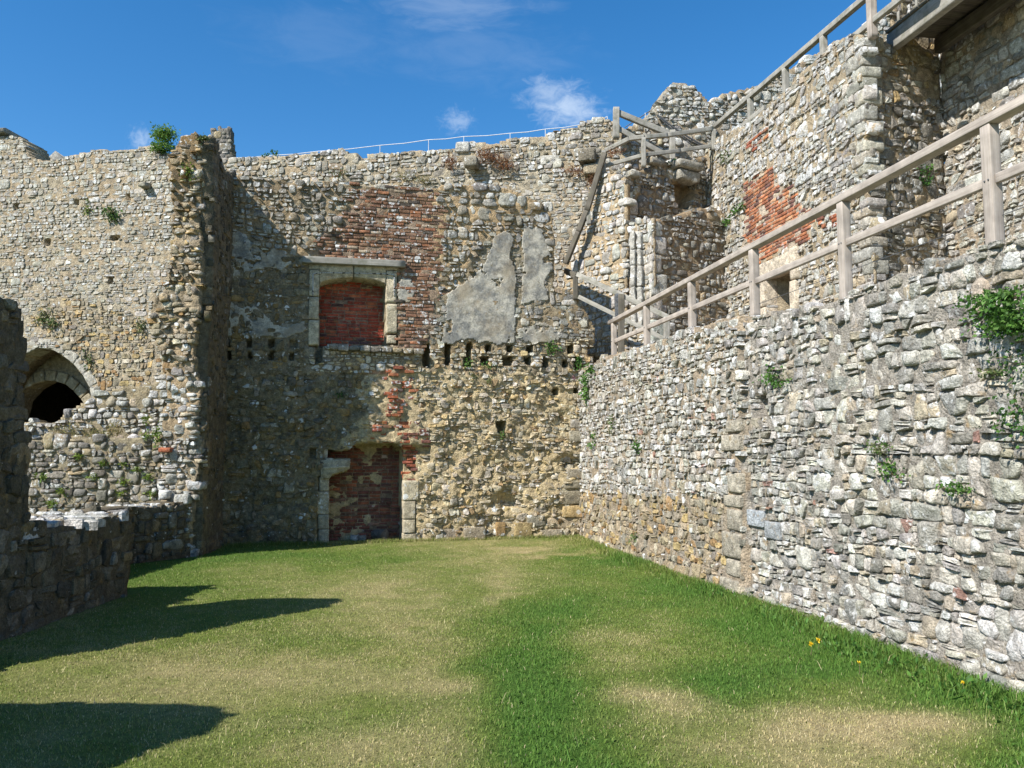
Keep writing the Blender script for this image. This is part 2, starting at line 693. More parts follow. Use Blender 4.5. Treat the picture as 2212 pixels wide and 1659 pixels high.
PAL = {
    # (weight, linear rgb)
    'grey': [(4, (.29, .27, .225)), (3, (.37, .34, .275)), (2, (.22, .205, .175)), (2, (.45, .42, .35)), (1, (.33, .26, .17))],
    'pale': [(4, (.42, .395, .335)), (3, (.36, .345, .305)), (2, (.53, .51, .46)), (1, (.27, .255, .225)), (1, (.40, .335, .235))],
    'ochre': [(4, (.35, .285, .185)), (3, (.31, .265, .19)), (2, (.42, .31, .15)), (2, (.27, .24, .19)), (1, (.46, .41, .31)), (1, (.30, .19, .09))],
    'sand': [(4, (.53, .44, .29)), (3, (.47, .405, .295)), (2, (.55, .41, .205)), (2, (.38, .335, .26)), (2, (.60, .54, .43)), (1, (.36, .25, .13))],
    'brown': [(4, (.20, .16, .095)), (3, (.24, .20, .13)), (2, (.27, .185, .08)), (2, (.15, .13, .095)), (1, (.32, .29, .22))],  # ochre-brown stone, darkened so the back wall's left reads as shaded
    'wallc': [(4, (.39, .36, .295)), (3, (.35, .33, .28)), (2, (.44, .41, .345)), (1, (.31, .29, .24)), (1, (.41, .35, .25))],
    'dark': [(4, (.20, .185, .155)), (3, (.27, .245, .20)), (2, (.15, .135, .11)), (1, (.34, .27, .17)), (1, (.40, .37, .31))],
    'moss_shade': [(4, (.135, .117, .082)), (3, (.17, .148, .107)), (2, (.105, .092, .066)), (1, (.20, .16, .095)), (.7, (.25, .23, .185))],  # mossy dark stone, darkened further to deepen the left walls' shade
    'near': [(5, (.385, .36, .305)), (4, (.30, .285, .25)), (3, (.475, .445, .375)), (1.5, (.41, .355, .265)), (2, (.55, .53, .475)), (.08, (.36, .22, .17))],
    'brick': [(5, (.33, .105, .05)), (4, (.26, .085, .05)), (3, (.39, .15, .075)), (2, (.17, .075, .055)), (1, (.11, .08, .07)), (1, (.31, .16, .10))],
    'brickorange': [(5, (.39, .155, .075)), (4, (.33, .125, .065)), (2, (.26, .11, .07)), (2, (.15, .075, .06)), (1, (.46, .25, .14)), (1, (.42, .34, .25))],  # orange brick of the high wall patch
    'brickred': [(5, (.36, .075, .04)), (4, (.30, .06, .035)), (2, (.24, .07, .045)), (1, (.12, .06, .055)), (1, (.40, .12, .06))],
    'brickdull': [(5, (.21, .075, .05)), (4, (.17, .065, .05)), (2, (.25, .09, .05)), (2, (.12, .06, .05)), (1, (.22, .13, .09))],  # dull dark red brick of the lower fireplace
    'brickold': [(5, (.215, .115, .07)), (4, (.26, .15, .092)), (3, (.17, .10, .068)), (2, (.30, .135, .07)), (1, (.36, .28, .2)), (1, (.10, .08, .065))],
}


def pick(pal):
    p = PAL[pal]
    r = rnd.uniform(0, sum(w for w, _ in p))
    for w, c in p:
        r -= w
        if r <= 0:
            break
    k = rnd.uniform(.82, 1.18)
    return [c[0] * k * rnd.uniform(.96, 1.05), c[1] * k, c[2] * k * rnd.uniform(.94, 1.05)]


def courses(z, u0, u1, v0, v1):
    """rough courses: uneven beds, slanting joints, some stones two courses high, some split thin"""
    w, h = z['w'], z['h']
    wob, jit, g = z.get('wob', .35), z.get('cj', .15), z['gap']
    sd = rnd.randint(0, 9999)
    beds = [v0]
    while beds[-1] < v1:
        beds.append(beds[-1] + h * rnd.choice((.6, .75, .9, 1, 1.1, 1.3, 1.55)))

    gs = w * .5
    gu = np.arange(u0 - 3 * w, u1 + 5 * w, gs)
    kk = np.arange(len(beds))[:, None]
    tab = (np.array(beds)[:, None] + wob * h * vnoise(gu[None] * .55 / w, kk * 3.71, 0, sd) + wob * h * .8 * vnoise(gu[None] * .12 / w, kk * .37, 0, sd + 1)).tolist()
    gu0 = float(gu[0])

    def bed(k, u):
        f = (u - gu0) / gs
        i = min(max(int(f), 0), len(tab[0]) - 2)
        f -= i
        return tab[k][i] * (1 - f) + tab[k][i + 1] * f
    out = []
    blocked = []
    for k in range(len(beds) - 2):
        nxt = []
        u = u0 + rnd.uniform(0, w)
        sl = rnd.uniform(-.2, .2) * h
        rh = beds[k + 1] - beds[k]
        while u < u1:
            hit = [b for b in blocked if b[0] - .3 * w < u < b[1]]
            if hit:
                u = hit[0][1]
                continue
            uw = w * rnd.choice((.45, .6, .75, .9, 1, 1.15, 1.4, 1.9)) * math.sqrt(rh / h)
            e = u + uw
            for b in blocked:
                if u < b[0] < e:
                    e = b[0]
            sl2 = rnd.uniform(-.28, .28) * h
            top = k + 1
            r_ = rnd.random()
            if r_ < .09 and uw > .8 * w:
                top = k + 2
                nxt.append((u, e))
            parts_ = [(0.0, 1.0)]
            if top == k + 1 and r_ > .80 and rh > .85 * h:
                f = rnd.uniform(.35, .65)
                parts_ = [(0.0, f), (f, 1.0)]
            for (f0, f1) in parts_:
                P_ = []
                for (uu, ss, f) in ((u, sl, f0), ((u + e) / 2, (sl + sl2) / 2, f0), (e, sl2, f0), (e, sl2, f1), ((u + e) / 2, (sl + sl2) / 2, f1), (u, sl, f1)):
                    a, b = bed(k, uu), bed(top, uu)
                    P_.append([uu + ss * (f - .5), a + (b - a) * f])
                P_ = np.array(P_)
                c = P_.mean(0)
                sz = P_.max(0) - P_.min(0)
                gg = g * rnd.uniform(.6, 1.4)
                P_ = c + (P_ - c) * np.maximum(.35, 1 - gg / sz)
                P_ += npr.uniform(-jit, jit, P_.shape) * np.minimum(sz, sz.min() * 1.6) * .5
                q = [tuple(p) for p in P_]
                if rnd.random() < .22:
                    q.pop(rnd.choice((0, 2, 3, 5)))
                if abs(area(q)) > (h * .2) ** 2:
                    out.append(q)
            u, sl = e, sl2
        blocked = nxt
    return out


class Wall:
    def __init__(s, name, label, cat, base, group=None):
        s.root = empty(name, base, label, cat, group)
        s.items = []          # (pixel area, name, verts, tris, tint, smooth)

    # ---- solid core: a fine relief for the front, straight sides, a back
    def core(s, face, outline, res=.05, thick=.6, holes=(), recess=.0, tint=(.36, .275, .175), tint2=None, rough=.014, name='core', tzones=(), mat=None, gaps=None):
        us = [p[0] for p in outline]
        vs = [p[1] for p in outline]
        u0, u1, v0, v1 = min(us), max(us), min(vs), max(vs)
        nu, nv = max(2, int((u1 - u0) / res)), max(2, int((v1 - v0) / res))
        U, V = np.meshgrid(np.linspace(u0, u1, nu + 1), np.linspace(v0, v1, nv + 1))
        jj = res * .3
        Uj = U + jj * vnoise(U / res * .77, V / res * .77, 0, 71)
        Vj = V + jj * vnoise(U / res * .77, V / res * .77, 0, 72)
        D = face.off(U, V) + .002 - recess + rough * fbm(U * 9, V * 9, 0, face.seed + 5, 3)
        Ds = np.full(U.shape, 0.0)
        for poly, dep in holes:
            if dep > 5:
                continue
            m = inpoly(U, V, poly)
            Ds = np.where(m, np.maximum(Ds, dep), Ds)
        D = D - Ds
        Uj = np.where(Ds > 0, U, Uj)
        Vj = np.where(Ds > 0, V, Vj)
        Uc, Vc = (U[:-1, :-1] + U[1:, 1:]) / 2, (V[:-1, :-1] + V[1:, 1:]) / 2
        keep = inpoly(Uc, Vc, outline)
        for poly, dep in holes:
            if dep > 5:
                keep &= ~inpoly(Uc, Vc, poly)
        if gaps:
            keep &= fbm(Uc * 3.6, Vc * 3.6, 0, gaps, 4) < .40
        idx = np.arange(U.size).reshape(U.shape)
        a, b, c, d = idx[:-1, :-1], idx[:-1, 1:], idx[1:, 1:], idx[1:, :-1]
        quads = np.stack([a, b, c, d], -1)[keep]
        nV = U.size
        q2 = [quads]
        kp = np.pad(keep, 1)
        for (dy, dx, e0, e1) in ((-1, 0, a, b), (0, 1, b, c), (1, 0, c, d), (0, -1, d, a)):
            nb = kp[1 + dy:1 + dy + keep.shape[0], 1 + dx:1 + dx + keep.shape[1]]
            m = keep & ~nb
            q2.append(np.stack([e1[m], e0[m], e0[m] + nV, e1[m] + nV], -1))
        deepc = np.maximum(np.maximum(Ds[:-1, :-1], Ds[1:, 1:]), np.maximum(Ds[:-1, 1:], Ds[1:, :-1]))[keep] > thick * .85
        step = quads[~deepc][:, ::-1] + nV
        q2.append(step)
        quads = np.concatenate(q2)
        Pf = face.P(Uj, Vj, D).reshape(-1, 3)
        Pb = face.P(Uj, Vj, -thick + 0 * D).reshape(-1, 3)
        verts = np.concatenate([Pf, Pb])
        used = np.unique(quads)
        rm = np.full(len(verts), -1)
        rm[used] = np.arange(len(used))
        tn = np.zeros((len(verts), 4))
        tn[:, :3] = tint
        if tint2 is not None:
            k = np.clip(fbm(U * 1.3, V * 1.3, 0, face.seed + 40, 3).ravel() * 1.2 + .5, 0, 1)[:, None]
            k = np.concatenate([k, k])
            tn[:, :3] = np.array(tint) * (1 - k) + np.array(tint2) * k
        if tzones:
            vx, vy, _ = project(verts)
            vx = vx + 34 * fbm(vx * .025, vy * .025, 0, 7, 3)
            vy = vy + 20 * fbm(vx * .025, vy * .025, 0, 8, 3)
            for poly, tcol in tzones:
                tn[inpoly(vx, vy, poly), :3] = tcol
        tn[:, 3] = .1
        return mesh_obj(name, verts[used], rm[quads], mat or M_MORTAR, s.root, tn[used], False)

    def stone(s, face, poly, h=.04, base=None, tint=None, pal='grey', lich=.2, rounding=1, jit=.05, tilt=.25, name='stone', deep=.07, bias=1.0):
        A = abs(area(poly))
        cu = sum(p[0] for p in poly) / len(poly)
        cv = sum(p[1] for p in poly) / len(poly)
        if base is None:
            base = float(face.off(cu, cv))
        C = face.P(cu, cv, base)
        _, _, dep = project(C)
        facing = abs(np.dot(C - CAM, face.Nn)) / np.linalg.norm(C - CAM)
        pxd = math.sqrt(A) * FL / 2.16 / max(dep, .5)
        v, t = stone_mesh(face, poly, h, base, pxd, rounding, jit, tilt, deep)
        if tint is None:
            tint = pick(pal)
        s.items.append((pxd * pxd * facing * bias, name, v, t, list(tint) + [lich], False))

    def block(s, C, ax, dims, r=.02, tint=None, pal='pale', lich=.2, name='stone', rough=.006, bias=3.0, parent=None, mat=None):
        v, t = rblock(C, ax, dims, r, rough)
        if tint is None:
            tint = pick(pal)
        if parent is not None:
            return mesh_obj(name, v, t, mat or M_STONE, parent, list(tint) + [lich], False)
        s.items.append((1e5 * bias, name, v, t, list(tint) + [lich], False))

    # ---- rubble: weighted cells over seeds set out in rough courses
    def rubble(s, face, outline, zones, holes=(), skip=(), anis=1.35, edge=0.0, deep=.07):
        """zones: dicts w,h,gap,prot,pal,lich,(poly in photo measure) tried first to last"""
        us = [p[0] for p in outline]
        vs = [p[1] for p in outline]
        u0, u1, v0, v1 = min(us) - .1, max(us) + .1, min(vs) - .06, max(vs) + .1
        S = []
        taken = []
        for zi, z in enumerate(zones):
            L_ = courses(z, u0, u1, v0, v1)
            c_ = np.array([np.mean(q, 0) for q in L_])
            X, Y, _ = project(face.P(c_[:, 0], c_[:, 1]))
            m = inpoly(c_[:, 0], c_[:, 1], outline)
            for q in list(skip):
                m &= ~inpoly(X, Y, q)
            for q, _ in taken:
                m &= ~inpoly(X + 22 * fbm(X * .02, Y * .02, 0, 4, 3), Y, q)
            if z.get('poly'):
                zx, zy = X + 22 * fbm(X * .02, Y * .02, 0, 4, 3) + npr.normal(0, 9, len(X)), Y + npr.normal(0, 5, len(X))
                m &= inpoly(zx, zy, z['poly'])
                taken.append((z['poly'], len(z['poly'])))
            S += [(zi, L_[k]) for k in np.nonzero(m)[0]]
        hb = [(p, min(a[0] for a in p), max(a[0] for a in p), min(a[1] for a in p), max(a[1] for a in p)) for p, _ in holes]
        for zi, poly in S:
            z = zones[zi]
            h = z['h']
            m = 1.6 * h
            m2 = 2.2 * z['w']
            if area(poly) < 0:
                poly = poly[::-1]
            cx = sum(p[0] for p in poly) / len(poly)
            cy = sum(p[1] for p in poly) / len(poly)
            bad = False
            for (hp, a0, a1, b0, b1) in hb:
                if cx < a0 - m2 or cx > a1 + m2 or cy < b0 - m or cy > b1 + m:
                    continue
                if inpoly(np.array([cx]), np.array([cy]), hp)[0]:
                    bad = True
                    break
                if not any(a0 < p[0] < a1 and b0 < p[1] < b1 for p in poly) and not (
                        a0 > min(p[0] for p in poly) and a1 < max(p[0] for p in poly)):
                    continue
                best = None
                for e in range(len(hp)):
                    (ax, ay), (bx, by) = hp[e - 1], hp[e]
                    dx, dy = bx - ax, by - ay
                    L2 = dx * dx + dy * dy
                    if L2 < 1e-12:
                        continue
                    tt = max(0, min(1, ((cx - ax) * dx + (cy - ay) * dy) / L2))
                    dd = math.hypot(cx - ax - tt * dx, cy - ay - tt * dy)
                    if best is None or dd < best[0]:
                        L = math.sqrt(L2)
                        nx, ny = dy / L, -dx / L
                        if nx * (cx - ax) + ny * (cy - ay) > 0:
                            nx, ny = -nx, -ny
                        best = (dd, nx, ny, nx * ax + ny * ay)
                if best:
                    poly = clip(poly, best[1], best[2], best[3])
                    if len(poly) < 3 or area(poly) < (h * .2) ** 2:
                        bad = True
                        break
            if bad or rnd.random() < z.get('miss', 0):
                continue
            pr = z['prot'] * rnd.uniform(.55, 1.35)
            bo = float(face.off(cx, cy)) + rnd.uniform(-1, .9) * z.get('boff', .012)
            s.stone(face, poly, pr, bo, None, z['pal'], max(0, min(1, z['lich'] * rnd.choice((.3, .6, 1, 1.2, 1.9)))),
                    z.get('round', 1), z.get('oj', .07), z.get('tilt', .3), deep=deep)

    # ---- brickwork inside a photo polygon
    def bricks(s, face, poly, pal='brick', ch=.068, bl=.225, prot=.012, base=0.0, miss=.03, lich=.12, jd=.006, drop=None, parent=None, uvpoly=None, ragged=0.0):
        pu = uvpoly if uvpoly else face.uvs(poly)
        u0, u1 = min(p[0] for p in pu), max(p[0] for p in pu)
        v0, v1 = min(p[1] for p in pu), max(p[1] for p in pu)
        v = v0
        row = 0
        rect = []
        while v < v1:
            u = u0 - bl * (0.0 if row % 2 else .5) - rnd.uniform(0, .05)
            rh = ch * rnd.uniform(.93, 1.07)
            while u < u1:
                L = bl * rnd.choice((1, 1, .52, 1.04, .95))
                cu, cv = u + L / 2, v + rh / 2
                if inpoly(np.array([cu + rnd.gauss(0, ragged)]), np.array([cv + rnd.gauss(0, ragged * .6)]), pu)[0] and rnd.random() > miss:
                    g = .0075
                    jv = rnd.uniform(-.003, .003)
                    rect.append([(u + g, v + g + jv), (u + L - g, v + g - jv), (u + L - g, v + rh - g - jv), (u + g, v + rh - g + jv)])
                u += L
            v += rh
            row += 1
        for q in rect:
            p = []
            for k in range(4):
                a, b = q[k], q[(k + 1) % 4]
                p += [a, ((a[0] + b[0]) / 2, (a[1] + b[1]) / 2)]
            cu = (q[0][0] + q[1][0]) / 2
            cv = (q[0][1] + q[2][1]) / 2
            bo = float(face.off(cu, cv)) + base + rnd.uniform(-jd, jd)
            P8 = np.array(p)
            c = P8.mean(0)
            dv = P8 - c
            e = .006
            sg = np.sign(np.round(dv, 4))
            r2 = dv - sg * e
            hh = prot * rnd.uniform(.8, 1.2)
            dn = npr.uniform(-.0035, .0035, (8,))
            U = np.concatenate([P8, P8 + npr.uniform(-.003, .003, (8, 2)), c + r2, c[None]])
            D = np.concatenate([np.full(8, -.05), np.full(8, hh - .005), hh + dn, [hh]]) + bo
            V_ = face.P(U[:, 0], U[:, 1], D)
            C = face.P(cu, cv)
            _, _, dep = project(C)
            s.items.append((ch * bl * (FL / 2.16 / dep) ** 2, 'brick', V_, ring_tris(3, 8), pick(pal) + [lich * rnd.choice((.2, .5, 1, 1.6))], False, parent))

    def finish(s, limit=300):
        for nm, joined, mat in (('stone', 'rubble_fill', M_STONE), ('brick', 'brick_fill', M_BRICK)):
            it = [i for i in s.items if i[1] == nm]
            it.sort(key=lambda i: -i[0])
            for i in it[:limit]:
                mesh_obj(nm, i[2], i[3], mat, i[6] if len(i) > 6 and i[6] is not None else s.root, i[4], i[5])
            rest = it[limit:]
            if rest:
                vs, ts, tn, sm = [], [], [], []
                k = 0
                for i in rest:
                    vs.append(i[2])
                    ti = i[3]
                    if ti.shape[1] == 4:
                        ti = np.concatenate([ti[:, :3], ti[:, [0, 2, 3]]])
                    ts.append(ti + k)
                    tn.append(np.broadcast_to(np.array(i[4]), (len(i[2]), 4)))
                    sm.append(np.full(len(ti), i[5]))
                    k += len(i[2])
                o = mesh_obj(joined, np.concatenate(vs), np.concatenate(ts), mat, s.root, np.concatenate(tn), np.concatenate(sm))
                o['kind'] = 'stuff'


def rblock(C, ax, dims, r=.02, rough=.006):
    """a block of stone or timber with worn edges: centre, three axes, full sizes"""
    h = np.array(dims, float) / 2
    r = min(r, h.min() * .6)
    g = np.array([-1.0, -.82, -.3, .3, .82, 1.0])
    pts, tr = [], []
    for a in range(3):
        for sgn in (-1, 1):
            b, c = (a + 1) % 3, (a + 2) % 3
            B_, C_ = np.meshgrid(g, g)
            p = np.zeros(B_.shape + (3,))
            p[..., a] = sgn
            p[..., b] = B_
            p[..., c] = C_
            k = len(pts) * 36
            idx = np.arange(36).reshape(6, 6) + k
            q = np.stack([idx[:-1, :-1], idx[:-1, 1:], idx[1:, 1:], idx[1:, :-1]], -1).reshape(-1, 4)
            if sgn < 0:
                q = q[:, ::-1]
            pts.append(p.reshape(-1, 3))
            tr.append(q)
    p = np.concatenate(pts)
    q = np.concatenate(tr)
    key, inv = np.unique(np.round(p, 4), axis=0, return_inverse=True)
    inv = inv.reshape(-1)
    q = inv[q]
    w = key * h
    core = np.clip(w, -(h - r), h - r)
    d = w - core
    L = np.linalg.norm(d, axis=1, keepdims=True)
    w = core + np.where(L > 1e-9, d / np.maximum(L, 1e-9) * np.minimum(L, r), 0)
    A = np.array(ax, float)
    W = np.asarray(C) + w @ A
    sd = rnd.randint(0, 999)
    if rough:
        for k in range(3):
            W[:, k] += rough * fbm(W[:, 0] * 11 + sd, W[:, 1] * 11, W[:, 2] * 11, sd + k, 2)
    if np.dot(np.cross(A[0], A[1]), A[2]) < 0:
        q = q[:, ::-1]
    return W, q


def prism(face, poly, d0, d1, cham=.01, bevels=None):
    """outline on a face pushed out from depth d0 to d1, with a chamfered front edge"""
    p = np.array(poly, float)
    if area(poly) < 0:
        p = p[::-1]
    n = len(p)
    e = np.roll(p, -1, 0) - p
    nr = np.stack([e[:, 1], -e[:, 0]], 1)
    nr /= np.linalg.norm(nr, axis=1, keepdims=True) + 1e-9
    vn = nr + np.roll(nr, 1, 0)
    vn /= np.linalg.norm(vn, axis=1, keepdims=True) + 1e-9
    inner = p - vn * cham
    V = np.concatenate([face.P(p[:, 0], p[:, 1], d0), face.P(p[:, 0], p[:, 1], d1 - cham), face.P(inner[:, 0], inner[:, 1], d1)])
    t = []
    for r in range(2):
        for i in range(n):
            j = (i + 1) % n
            a, b, c, d = r * n + i, r * n + j, (r + 1) * n + j, (r + 1) * n + i
            t += [(a, b, c), (a, c, d)]
    for tri in tessellate_polygon([[Vector((q[0], q[1], 0)) for q in inner]]):
        a, b, c = tri
        ar = (inner[b][0] - inner[a][0]) * (inner[c][1] - inner[a][1]) - (inner[b][1] - inner[a][1]) * (inner[c][0] - inner[a][0])
        t.append((a + 2 * n, b + 2 * n, c + 2 * n) if ar > 0 else (a + 2 * n, c + 2 * n, b + 2 * n))
    return V, np.array(t, np.int32)


def beam(name, p0, p1, w, h, mat, parent, up=(0, 0, 1), r=.006):
    """a timber lying from p0 to p1; its own x axis runs along the grain"""
    p0, p1 = np.asarray(p0, float), np.asarray(p1, float)
    x = p1 - p0
    L = np.linalg.norm(x)
    x /= L
    up = np.asarray(up, float)
    if abs(np.dot(up, x)) > .95:
        up = np.array([.3, 1, 0.0])
    y = np.cross(up, x)
    y /= np.linalg.norm(y)
    z = np.cross(x, y)
    v, q = rblock((0, 0, 0), np.eye(3), (L, w, h), r, .002)
    me = raw_mesh(name, v, q, None, False)
    me.materials.append(mat)
    o = bpy.data.objects.new(name, me)
    link(o, parent, (p0 + p1) / 2)
    o.rotation_euler = Matrix((x, y, z)).transposed().to_euler()
    return o


def wire(name, pts, r, mat, parent, n=5):
    pts = np.asarray(pts, float)
    V, T = [], []
    m = len(pts)
    for i in range(m):
        d = pts[min(i + 1, m - 1)] - pts[max(i - 1, 0)]
        d /= np.linalg.norm(d)
        a = np.cross(d, (0, 0, 1.0))
        if np.linalg.norm(a) < .1:
            a = np.cross(d, (1.0, 0, 0))
        a /= np.linalg.norm(a)
        b = np.cross(d, a)
        for k in range(n):
            t = 2 * math.pi * k / n
            V.append(pts[i] + r * (math.cos(t) * a + math.sin(t) * b))
    for i in range(m - 1):
        for k in range(n):
            j = (k + 1) % n
            T.append((i * n + k, i * n + j, (i + 1) * n + j, (i + 1) * n + k))
    return mesh_obj(name, np.array(V), np.array(T), mat, parent, None, True)


# ------------------------------------------------------------------ plan of the place
B0 = ground(470, 1181)[:2]
B1 = ground(1262, 1160)[:2]
R1 = ground(2212, 1505)[:2]
rdir = R1 - B1
rdir /= np.linalg.norm(rdir)                   # along the right-hand wall, towards the camera
rperp = np.array([-rdir[1], rdir[0]])          # to the right of it
if rperp[0] < 0:
    rperp = -rperp
FB = Face((B0[0], B0[1], 0), (*(B1 - B0), 0), amp=.03, seed=3)
FR = Face((B1[0], B1[1], 0), (*rdir, 0), amp=.03, seed=5)
if FR.Nn[0] > 0:
    FR.Nn = -FR.Nn
UO = B1 + rperp * 3.45
FU = Face((UO[0], UO[1], 0), (*rdir, 0), amp=.035, seed=8)
CA, CB = at(70, 21.0), at(1300, 18.5)
FC = Face(CA, CB - CA, amp=.04, seed=12)
C2A = at(1335, 18.45)
FC2 = Face(C2A, (1, .15, 0), amp=.05, seed=14)

# ================================================================== lawn and ground
LAWN = [(-4.4, .6), (-4.4, 10.05), (-5.5, 10.1), (-5.6, 12.2), (-5.05, 12.9), (B0[0], B0[1]), (B1[0], B1[1]), (R1[0], R1[1])]
RX = B1 + rdir * 15.0
LAWN = LAWN[:-1] + [(RX[0], RX[1])]

DRY = [(1760, 1610, 330, 85, .62), (1420, 1512, 120, 34, .75), (2060, 1560, 170, 40, .6), (960, 1480, 110, 22, .45), (1140, 1188, 110, 14, .75),
       (1075, 1285, 40, 50, .45), (870, 1330, 130, 110, .34), (870, 1620, 260, 60, .35), (420, 1450, 300, 50, .25), (1900, 1560, 200, 40, .5),
       (1000, 1215, 80, 14, .3), (1330, 1390, 120, 40, .25), (1000, 1560, 140, 40, .3)]
GRN = [(1150, 1450, 90, 160, .35), (1240, 1300, 60, 60, .3), (1330, 1215, 110, 26, .7), (1480, 1275, 150, 36, .8), (1640, 1345, 150, 46, .9), (1850, 1420, 190, 50, 1.0), (2100, 1520, 220, 70, 1.0), (2230, 1640, 120, 90, 1.0),
       (1200, 1560, 170, 110, .75), (1560, 1480, 140, 55, .85), (1130, 1420, 130, 60, .45), (1280, 1340, 140, 50, .35), (1100, 1330, 90, 40, .3),
       (620, 1200, 330, 22, .45), (300, 1240, 200, 60, .5), (760, 1560, 220, 30, .2), (1240, 1660, 180, 50, .6)]


def turf(x, y):
    """how dry (0..1) and how lush (0..1) the grass is at a spot of the lawn"""
    P = np.stack([x, y, 0 * x], -1)
    X, Y, f = project(P)
    bad = f < 1
    X = np.where(bad, 0, X)
    Y = np.where(bad, 3000, Y)
    n = fbm(x * 1.1, y * 1.1, 0, 90, 3)
    n2 = fbm(x * 4.5, y * 4.5, 0, 95, 3)
    X = X + 60 * fbm(x * 2.2, y * 2.2, 0, 91, 2)
    Y = Y + 18 * fbm(x * 2.2, y * 2.2, 0, 93, 2)
    dry = .20 + .24 * n + .30 * n2
    grn = .18 - .2 * n + .12 * fbm(x * 3.1, y * 3.1, 0, 97, 2)
    for (a, b, w, h, s_) in DRY:
        k = s_ * np.exp(-((X - a) / w) ** 2 - ((Y - b) / h) ** 2)
        dry = dry + k
        grn = grn - k * .6
    for (a, b, w, h, s_) in GRN:
        k = s_ * np.exp(-((X - a) / w) ** 2 - ((Y - b) / h) ** 2)
        grn = grn + k
        dry = dry - k * .75
    return np.clip(dry, 0, 1), np.clip(grn, 0, 1)


OLIVE, STRAW, LUSH = np.array([.225, .265, .055]), np.array([.56, .45, .23]), np.array([.082, .19, .03])


def turf_col(x, y, k=1.0):
    d, g = turf(x, y)
    c = OLIVE[None] * (1 - d[:, None]) + STRAW[None] * d[:, None]
    c = c * (1 - g[:, None] * .9) + LUSH[None] * g[:, None] * .9
    return c * k


def bumpz(x, y):
    return .03 * fbm(np.asarray(x) * .6, np.asarray(y) * .6, 0, 61, 2) + .008 * fbm(np.asarray(x) * 5, np.asarray(y) * 5, 0, 62, 2)


X, Y = np.meshgrid(np.linspace(-6.5, 7, 170), np.linspace(-1.5, 17.5, 240))
x, y = X.ravel(), Y.ravel()
idx = np.arange(X.size).reshape(X.shape)
q = np.stack([idx[:-1, :-1], idx[:-1, 1:], idx[1:, 1:], idx[1:, :-1]], -1).reshape(-1, 4)
tn = np.ones((len(x), 4))
tn[:, :3] = turf_col(x, y, .62)
lawn = mesh_obj('lawn', np.stack([x, y, bumpz(x, y)], 1), q, M_SOIL, None, tn, True, origin=np.array([0, 6.0, 0]))
tag(lawn, kind='structure')
# wide ground under everything, to the horizon
g = np.array([[-900, -900, -.08], [900, -900, -.08], [900, 900, -.08], [-900, 900, -.08]])
gr = mesh_obj('ground', g, np.array([[0, 1, 2, 3]]), M_SOIL, None, (.14, .15, .05, 1), origin=np.zeros(3))
tag(gr, kind='structure')


def grass_blades(n, x, y, lmin, lmax, wid, seg3, lean=.75, colk=1.0, straw=.12):
    z0 = bumpz(x, y) - .006
    L = npr.uniform(lmin, lmax, n)
    d, g = turf(x, y)
    L = L * (.72 + .55 * g + .1 * d)
    az = npr.uniform(0, 2 * math.pi, n)
    ln = npr.uniform(.15, lean, n)
    w = wid * npr.uniform(.6, 1.3, n)
    ux, uy = np.cos(az), np.sin(az)
    wa = npr.uniform(0, math.pi, n)
    sx, sy = np.cos(wa) * w / 2, np.sin(wa) * w / 2
    base = np.stack([x, y, z0], 1)
    side = np.stack([sx, sy, 0 * sx], 1)
    mid = base + np.stack([ux * ln * L * .35, uy * ln * L * .35, L * .6], 1)
    tip = base + np.stack([ux * ln * L, uy * ln * L, L * (1 - .35 * ln)], 1)
    if seg3:
        V = np.stack([base - side, base + side, mid + side * .8, mid - side * .8, tip], 1).reshape(-1, 3)
        T = (np.arange(n)[:, None, None] * 5 + np.array([[0, 1, 2], [0, 2, 3], [3, 2, 4]])[None]).reshape(-1, 3)
        m = 5
    else:
        V = np.stack([base - side, base + side, tip], 1).reshape(-1, 3)
        T = (np.arange(n)[:, None, None] * 3 + np.array([[0, 1, 2]])[None]).reshape(-1, 3)
        m = 3
    dj = np.clip(d + npr.normal(0, .28, n), 0, 1)[:, None]          # every blade is its own shade
    gj = np.clip(g + npr.normal(0, .18, n), 0, 1)[:, None] * .9
    c = OLIVE * (1 - dj) + STRAW * dj
    c = (c * (1 - gj) + LUSH * gj) * npr.uniform(.78, 1.22, (n, 1)) * colk
    pale = npr.uniform(0, 1, n) < straw * (.35 + 1.3 * d) * (1 - .75 * g)
    c = np.where(pale[:, None], np.array([.60, .51, .29]) * npr.uniform(.75, 1.15, (n, 1)), c)
    c = np.concatenate([c, np.ones((n, 1))], 1)
    return V, T, np.repeat(c, m, 0)


def scatter(n, fn):
    xs, ys = [], []
    tot = 0
    while tot < n:
        y_ = fn(npr.uniform(0, 1, n))
        x_ = npr.uniform(-6, 5, n)
        m = inpoly(x_, y_, LAWN) & (np.abs(x_) < y_ * .66 + .5)
        xs.append(x_[m])
        ys.append(y_[m])
        tot += m.sum()
    return np.concatenate(xs)[:n], np.concatenate(ys)[:n]


parts = []
x, y = scatter(150000, lambda r: 3.6 * (8.2 / 3.6) ** r)
parts.append(grass_blades(150000, x, y, .015, .034, .0045, True))
x, y = scatter(200000, lambda r: 6.5 * (16.4 / 6.5) ** r)
parts.append(grass_blades(200000, x, y, .018, .036, .0085, False))
x, y = scatter(5000, lambda r: 3.6 * (11 / 3.6) ** r)          # dry seed stalks and long bents
dd, gg = turf(x, y)
m = npr.uniform(0, 1, len(x)) < .15 + .6 * dd
x, y = x[m], y[m]
parts.append(grass_blades(len(x), x, y, .05, .10, .0035, True, 1.1, 1.2, .8))
x, y = scatter(14000, lambda r: 3.6 * (14 / 3.6) ** r)         # clover, plantain and daisy leaves
dd, gg = turf(x, y)
m = npr.uniform(0, 1, len(x)) < .10 + .8 * gg
x, y = x[m], y[m]
parts.append(grass_blades(len(x), x, y, .018, .034, .013, True, 1.4, .85, .02))
